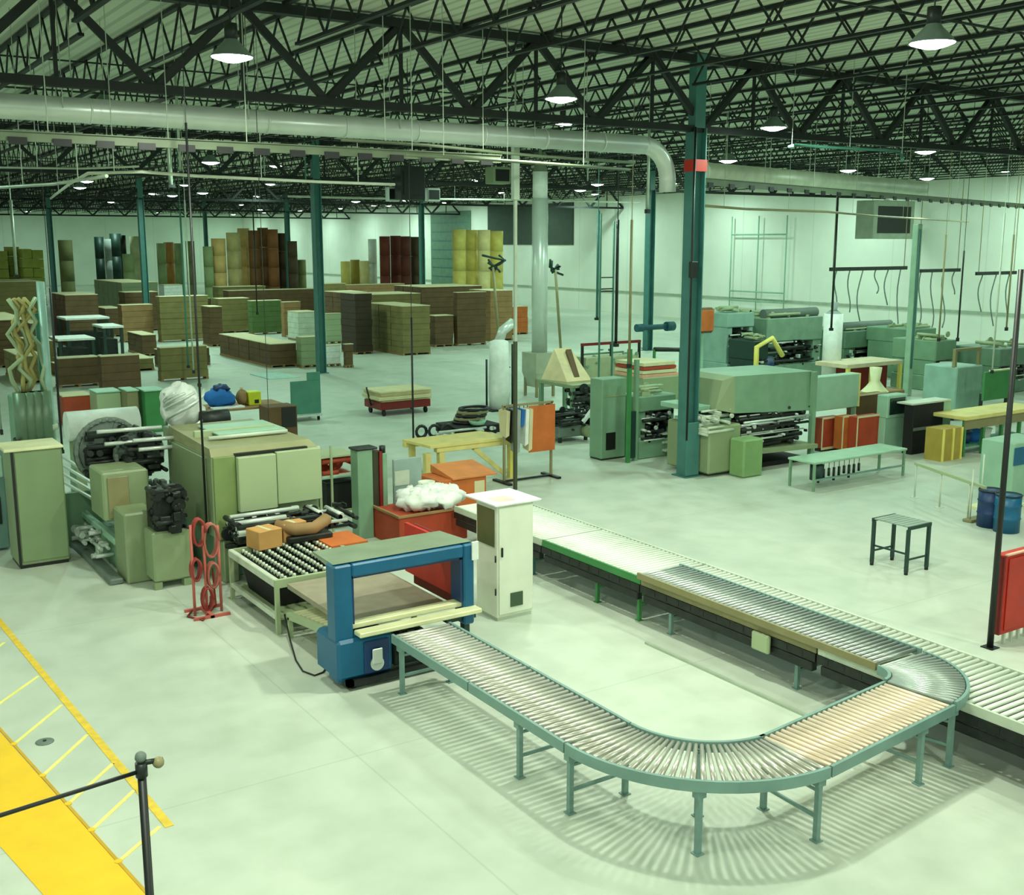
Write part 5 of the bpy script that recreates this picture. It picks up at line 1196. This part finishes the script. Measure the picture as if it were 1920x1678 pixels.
part('shell', MB().box(X_, Y_, 0, X2, Y_+.3, Z_, .01), M_rubber, t); part('middle_bar', MB().box(X_+.02, Y_-.02, Z_*.48, X2-.02, Y_-.001, Z_*.54), M_hose, t); part('top_sheet', MB().box(X_-.05, Y_, Z_, X2+.3, Y_+.5, Z_+.04), M_pale, t); part('right_panel', MB().box(X2, Y_+.02, Z_*.35, X2+.36, Y_+.3, Z_, .01), M_cyan, t)
X_, Y_, X2, Z_ = span(1764, 1802, 866, 806)
t = thing('wooden_crate', 'yellow olive wooden crate before the black rack', 'crate', ((X_+X2)/2, Y_)); part('body', MB().box(X_, Y_, 0, X2, Y_+.5, Z_), mat('mustard wood', (172, 150, 66), .7), t)
for q in (0, .5, .94): part('slat', MB().box(X_+q*(X2-X_-.04), Y_-.03, 0, X_+q*(X2-X_-.04)+.06, Y_-.001, Z_), M_yelp, t)
# right long bench
X_, Y_, X2, Z_ = span(1806, 1950, 858, 782)
t = thing('work_bench', 'long pale bench reaching the right edge of the picture', 'bench', ((X_+X2)/2, Y_))
part('tabletop', MB().box(X_, Y_, Z_-.1, X2, Y_+1.0, Z_, .01), M_cyel, t); part('apron', MB().box(X_+.05, Y_+.05, Z_-.35, X2-.05, Y_+.09, Z_-.1), M_olive, t)
for k in range(5): xx = X_+.1+(X2-X_-.2)*k/4; part('leg', pole(MB(), xx, Y_+.1, 0, Z_-.1, .08), M_green, t); 
part('lower_shelf', MB().box(X_+.1, Y_+.2, .2, X2-.1, Y_+.9, .25), M_teald, t)
for k, (px, m_) in enumerate(((1830, M_bluec), (1850, M_white), (1885, M_white), (1812, M_blue2))):
    xx = xat(px, Y_+.4, .3); t = thing('plastic_tub', ('blue tub on the lower shelf of the long bench', 'white tub beside the blue one under the long bench', 'white tub furthest right under the long bench', 'dark blue tub leftmost under the long bench')[k], 'tub', (xx, Y_+.5, .25)); part('tub', MB().lathe((xx, Y_+.5, .252), [(.01, 0), (.16, 0), (.2, .3), (.18, .3), (.01, .05)], 16), m_, t); part('rim', MB().lathe((xx, Y_+.5, .55), [(.19, 0), (.22, 0), (.22, .02), (.19, .02), (.19, 0)], 16), m_, t)
X_, Y_, X2, Z_ = span(1840, 1898, 800, 698)
zb = zat(X_, Y_, 752)
t = thing('display_board', 'flat green board on black legs behind the long bench', 'board', ((X_+X2)/2, Y_)); part('panel', MB().box(X_, Y_, zb, X2, Y_+.08, Z_, .01), M_green, t); part('top_strip', MB().box(X_+.3, Y_-.01, Z_, X2, Y_+.09, Z_+.04), M_cream, t)
for xx in (X_+.1, X2-.2): part('leg', pole(MB(), xx, Y_+.15, 0, zb+.2, .08), M_black, t)
X_, Y_, X2, Z_ = span(1788, 1836, 790, 655)
t = thing('sheet_feeder', 'pale grey green tall cabinet left of the flat green board', 'cabinet', ((X_+X2)/2, Y_)); part('body', MB().box(X_, Y_, .3, X2, Y_+1.2, Z_*.75, .03), mat('dull aqua paint', (140, 176, 160), .5), t); part('leg', MB().box(X_+.05, Y_+.1, 0, X_+.15, Y_+.2, .3), M_dark, t); part('leg', MB().box(X2-.15, Y_+.1, 0, X2-.05, Y_+.2, .3), M_dark, t); part('top_frame', MB().box(X_, Y_+.1, Z_*.75, X_+.1, Y_+.2, Z_).box(X2-.1, Y_+.1, Z_*.75, X2, Y_+.2, Z_).box(X_+.1, Y_+.1, Z_-.08, X2-.1, Y_+.2, Z_), M_olive, t)
# machines in back right row
for a in ((1362, 1412, 722, 588, 2.0, 'printing_press', 'pale aqua press with blue motor right of the brown box', mat('dull aqua paint', (140, 176, 160), .5), 10, 51, (.3, .8)),
          (1436, 1540, 716, 598, 2.4, 'printing_press', 'wide grey green press behind the sage hood', mat('grey green paint', (128, 158, 134), .5), 30, 52, (.25, .62)),
          (1582, 1680, 706, 622, 2.6, 'printing_press', 'dark green press behind the pale green box', mat('dusky green', (100, 132, 108), .5), 20, 53, (.2, .62)),
          (1702, 1752, 712, 618, 2.2, 'printing_press', 'olive green press just right of the pale green post', M_mach3, 20, 54, (.25, .72)),
          (1872, 1930, 740, 655, 2.0, 'printing_press', 'dark green press at the right edge before the wall', mat('dusky green', (100, 132, 108), .5), 20, 55, (.3, .6)),
          (1752, 1790, 735, 640, 2.0, 'printing_press', 'small green press left of the pale grey green cabinet', M_mach3, 20, 56, (.3, .6)),
          (1412, 1440, 730, 640, 1.4, 'pump_unit', 'small unit with yellow pipes between two presses', M_dgreen, 20, 57, (.3, .6))):
    t, X_, Y_, X2, Z_ = machine(*a)
    if a[0] in (1436, 1582): part('top_roller', MB().cyl((X_+.1, Y_+.4, Z_+.15), (X2-.1, Y_+.4, Z_+.15), .2, 14), M_hose, t)
    if a[0] == 1362: part('motor', MB().cyl((X2-.5, Y_-.4, Z_*.25), (X2+.3, Y_-.4, Z_*.25), .42, 16), M_blue2, t)
    if a[0] == 1412: part('pipe', MB().tube([(X_, Y_-.1, .3), (X_, Y_-.1, 1.6), (X2, Y_-.1, 1.9), (X2+.6, Y_-.1, 1.2)], .1, 8), M_yelp, t)
# tall white wrapped roll
X_, Y_ = g(1556, 730); r = 17*math.hypot(X_, Y_)/2115; h = zat(X_, Y_, 588)
t = thing('wrapped_roll', 'tall white wrapped roll standing between two presses', 'roll', (X_, Y_)); part('wrap', MB().cyl((X_, Y_, 0), (X_, Y_, h), r, 20), M_white, t); part('gathered_top', MB().lathe((X_, Y_, h), [(r*.9, 0), (r*.3, .15), (r*.5, .4), (.01, .45)], 12), M_grey, t)
# cream tables in the back right
X_, Y_, X2, Z_ = span(1586, 1690, 742, 684)
t = thing('sheet_table', 'long low table with pinkish top behind the pale green box', 'table', ((X_+X2)/2, Y_)); part('tabletop', MB().box(X_, Y_, Z_-.15, X2, Y_+1.5, Z_, .01), mat('pinkish board top', (214, 200, 168), .7), t); part('under_box', MB().box(X_+.8, Y_+.3, 0, X2-.5, Y_+1.3, Z_-.15), M_redd, t)
for xx in (X_+.1, X_+1.4, X2-.1): part('leg', pole(MB(), xx, Y_+.05, 0, Z_-.15, .12), M_yelp, t)
X_, Y_, X2, Z_ = span(1636, 1690, 770, 712)
t = thing('pedestal_stand', 'cream pedestal stand with a flared base behind the red crates', 'stand', ((X_+X2)/2, Y_)); part('column', MB().lathe((X_+.3, Y_+.2, .6), [(.45, 0), (.3, .15), (.15, .35), (.2, .8), (.01, .8)], 16), M_cream, t); part('base', MB().box(X_-.6, Y_-.1, 0, X2, Y_+.6, .6, .02), M_kraft, t)
# table with bottles in front
X_, Y_ = g(1533, 905); X2 = xat(1698, Y_-.3, 0)
zt = zat(X_, Y_, 852)
t = thing('packing_table', 'pale green table with dark fittings beneath right of the sage hood', 'table', ((X_+X2)/2, Y_))
Yn = g(1530, 922)[1]; Y_ = Yn; X_ = xat(1528, Yn, zt); X2 = xat(1700, Yn, .3)
part('tabletop', MB().box(X_, Yn, zt-.05, X2, Y_+.8, zt, .01), mat('mint tabletop', (150, 190, 160), .4), t)
for xx in (X_+.05, X2-.05):
    for yy in (Yn+.05, Y_+.75): part('leg', pole(MB(), xx, yy, 0, zt-.05, .05), M_mach3, t)
part('stretcher', MB().bar((X_+.05, Yn+.05, .25), (X2-.05, Yn+.05, .25), .04), M_teal, t)
part('spool', MB().cyl((X_+.3, Yn+.2, zt-.45), (X_+.3, Yn+.2, zt-.1), .15, 12), M_dgreen, t)
for k in range(9):
    xx = X_+.25+k*.17; part('hook', MB().cyl((xx, Yn+.1, zt-.5+.06*(k % 3)), (xx, Yn+.1, zt-.2), .03, 8).cyl((xx, Yn+.1, zt-.2), (xx, Yn+.1, zt-.05), .008, 6), M_black, t)
# thin rail on low posts running to the right
P0, P1 = g(1715, 890, .5), g(1846, 938, .5)
t = thing('guard_rail', 'thin pale guard rail on slim posts crossing the floor at right', 'rail', P0+(0,))
a = Vector(P0+(.75,)); b = Vector(P1+(.75,))
part('rail', MB().bar(a, b, .06), M_mach2, t)
for q in (.02, .4, .8): p = a+(b-a)*q; part('post', MB().cyl((p.x, p.y, 0), (p.x, p.y, p.z), .018, 8).box(p.x-.07, p.y-.07, 0, p.x+.07, p.y+.07, .01), M_pale, t)
X_, Y_, X2, Z_ = span(1818, 1836, 978, 880)
t = thing('floor_stand', 'slim pale double stand beside the guard rail end', 'stand', ((X_+X2)/2, Y_)); part('upright', MB().cyl((X_, Y_, 0), (X_, Y_, Z_), .015, 8), M_pale, t); part('upright', MB().cyl((X2, Y_, 0), (X2, Y_, Z_*1.25), .015, 8), M_pale, t); part('base', MB().box(X_-.1, Y_-.1, 0, X2+.1, Y_+.1, .06, .01), M_olive, t)
# blue drums and panel at right edge
for k, (px, gr, m_, lab) in enumerate(((1872, 990, M_blue2, 'dark blue drum behind the black pole at right'), (1904, 1000, M_blue, 'bright blue drum at the right edge of the picture'))):
    X_, Y_ = g(px, gr); t = thing('steel_drum', lab, 'drum', (X_, Y_), 'blue drums at the right edge')
    part('shell', MB().lathe((X_, Y_+.2, 0), [(.01, .01), (.24, 0), (.24, .25), (.255, .27), (.24, .29), (.24, .5), (.255, .52), (.24, .54), (.24, .72), (.01, .71)], 20), m_, t); part('rim', MB().lathe((X_, Y_+.2, .72), [(.235, -.01), (.25, -.01), (.25, .015), (.235, .015), (.235, -.01)], 20), M_dark, t)
X_, Y_, X2, Z_ = span(1895, 1960, 935, 832)
t = thing('machine_cabinet', 'pale aqua cabinet with blue band cut by the right edge', 'cabinet', ((X_+X2)/2, Y_)); part('body', MB().box(X_, Y_, 0, X2, Y_+.8, Z_, .02), M_cyan, t); part('band', MB().box(X_-.01, Y_-.02, Z_*.6, X2, Y_-.001, Z_*.92), M_blue, t, 'blue band')
X_, Y_, X2, Z_ = span(1860, 1925, 962, 915)
single('floor_mat', MB().box(X_, Y_, 0, X2, Y_+.6, .05), M_cream, 'cream flat board lying before the blue drums', 'board')

# ---------------------------------------------------------------- bench stool on the open floor
X_, Y_ = g(1637, 1060); Xb, Yb = 15.95, 11.27
zt = zat(X_, Y_, 972)
t = thing('small_table', 'small dark table with grey slatted top alone on the open floor', 'table', (15.65, 11.6))
xs = (15.38, 15.92); ys = (11.98, 11.28)
m = MB()
for i in range(7): y = 11.28+.1*i; m.box(xs[0]-.02, y, zt-.02, xs[1]+.02, y+.085, zt)
part('tabletop', m, mat('slate grey top', (132, 150, 134), .5), t)
part('top_frame', MB().box(xs[0]-.03, 11.25, zt-.06, xs[1]+.03, 11.279, zt-.001).box(xs[0]-.03, 11.98, zt-.06, xs[1]+.03, 12.01, zt-.001), M_dgreen, t)
for x in xs:
    for y in ys: 
        l_ = part('leg', MB().box(x-.026, y-.026, .05, x+.026, y+.026, zt-.06), M_dgreen, t)
        part('foot', MB().cyl((x, y, 0), (x, y, .06), .032, 10), M_black, l_)
part('stretcher', MB().box(xs[0], 11.27, .24, xs[1], 11.29, .27), M_dgreen, t); part('stretcher', MB().box(xs[0], 11.97, .24, xs[1], 11.99, .27), M_dgreen, t)
part('stretcher', MB().box(xs[0]-.01, 11.3, .34, xs[0]+.01, 11.96, .37), M_dgreen, t)

# ---------------------------------------------------------------- red cabinet and black pole at right
X_, Y_ = g(1874, 1212); zt = zat(X_, Y_, 1042); zb = .06
X2 = X_+1.1
t = thing('panel_cabinet', 'shallow red steel cabinet on short pale legs cut by the right edge', 'cabinet', (X_+.5, Y_))
part('body', MB().box(X_, Y_-.0, .16, X2, Y_+.16, zt, .012), M_red, t)
part('door', MB().box(X_+.05, Y_-.02, .22, X2-.05, Y_-.001, zt-.05, .006), M_red, t)
part('side_strip', MB().box(X_-.03, Y_+.01, .16, X_-.001, Y_+.16, zt-.02), M_redd, t)
for k in range(6): part('leg', MB().box(X_+.12+.17*k, Y_+.02, 0, X_+.16+.17*k, Y_+.06, .16), M_pale, t)
part('top_lip', MB().box(X_-.02, Y_-.03, zt, X2, Y_+.02, zt+.02), mat('pinkish edge', (230, 180, 160), .5), t)
X_, Y_ = g(1856, 1214)
zt = min(ZR-.01, zat(X_, Y_, 505))
t = thing('black_pole', 'black pole rising beside the shallow red cabinet at the right edge', 'pole', (X_, Y_))
part('shaft', MB().cyl((X_, Y_, .01), (X_, Y_, zt), .045, 12, r2=.035), M_black, t); part('base_plate', MB().box(X_-.09, Y_-.09, 0, X_+.09, Y_+.09, .012), M_black, t)

# ---------------------------------------------------------------- yellow floor marking
t = thing('floor_marking', 'yellow hatched safety marking painted on the floor at lower left', 'floor marking', (2., 12., 0))
def strip(m, pts, w, z=.006):
    for a, b in zip(pts, pts[1:]):
        a = Vector((a[0], a[1], 0)); b = Vector((b[0], b[1], 0)); d = (b-a).normalized(); n = Vector((-d.y, d.x, 0))*w/2
        q = [a-n, b-n, b+n, a+n]; m.hull6([(p.x, p.y, .0005) for p in q], [(p.x, p.y, z) for p in q])
    return m
part('border_line', strip(MB(), [g(-40, 1118), g(318, 1550)], .085), M_yelp if False else mat('worn yellow line', (226, 190, 52), .5, 0, .15, 8), t)
A0, A1, B1, B0 = g(-30, 1325), g(300, 1700), g(110, 1740), g(-60, 1500)
part('band', MB().hull6([g(*q)+(.0005,) for q in ((-60, 1306), (-60, 1520), (190, 1800), (382, 1800))], [g(*q)+(.006,) for q in ((-60, 1306), (-60, 1520), (190, 1800), (382, 1800))]), M_yel, t, 'broad solid yellow band')
part('band_edge', strip(MB(), [g(-60, 1300), g(330, 1737)], .03, .009), mat('ochre line', (200, 158, 30), .6), t)
for (x0, y0, x1, y1) in ((8, 1205, -40, 1240), (72, 1268, -10, 1326), (116, 1322, 26, 1396), (164, 1378, 80, 1455), (212, 1432, 128, 1508), (252, 1482, 172, 1557), (300, 1550, 222, 1616)):
    part('hatch_line', strip(MB(), [g(x0, y0), g(x1, y1)], .042), mat('pale hatch yellow', (240, 232, 130), .55), t)
    c = g(x1, y1); part('anchor_dot', MB().cyl((c[0], c[1], .0), (c[0], c[1], .012), .035, 12), M_yel, t)
c = g(84, 1391); t = thing('floor_plate', 'small grey oval plate on the floor inside the yellow hatching', 'plate', c)
part('plate', MB().lathe((c[0], c[1], 0), [(.01, .014), (.08, .013), (.1, .006), (.1, .0005)], 16), M_hose, t); part('centre_bolt', MB().cyl((c[0], c[1], .012), (c[0], c[1], .022), .02, 8), M_dark, t)

# ---------------------------------------------------------------- black landing railing in the lower left foreground
ZT = 3.75
px_, py_ = g(265, 1440, ZT)
t = thing('stair_railing', 'black railing post and rail in the lower left foreground', 'railing', (px_, py_))
part('post', MB().cyl((px_, py_, 0), (px_, py_, ZT), .0145, 12), M_black, t)
part('post_collar', MB().cyl((px_, py_, ZT-.03), (px_, py_, ZT+.02), .02, 12), M_dark, t)
part('finial', MB().ball((px_, py_, ZT+.04), .02, 10), M_hose, t); part('finial', MB().ball((px_+.055, py_-.01, ZT+.01), .02, 10), M_olive, t)
part('link_pin', MB().cyl((px_-.01, py_, ZT+.02), (px_+.07, py_-.01, ZT+.015), .01, 8), M_dark, t)
q = g(-420, 1655, ZT)
part('top_rail', MB().cyl((px_, py_, ZT-.01), q+(ZT-.01,), .0075, 10), M_black, t)
part('end_post', MB().cyl(q+(0,), q+(ZT,), .018, 10), M_black, t)
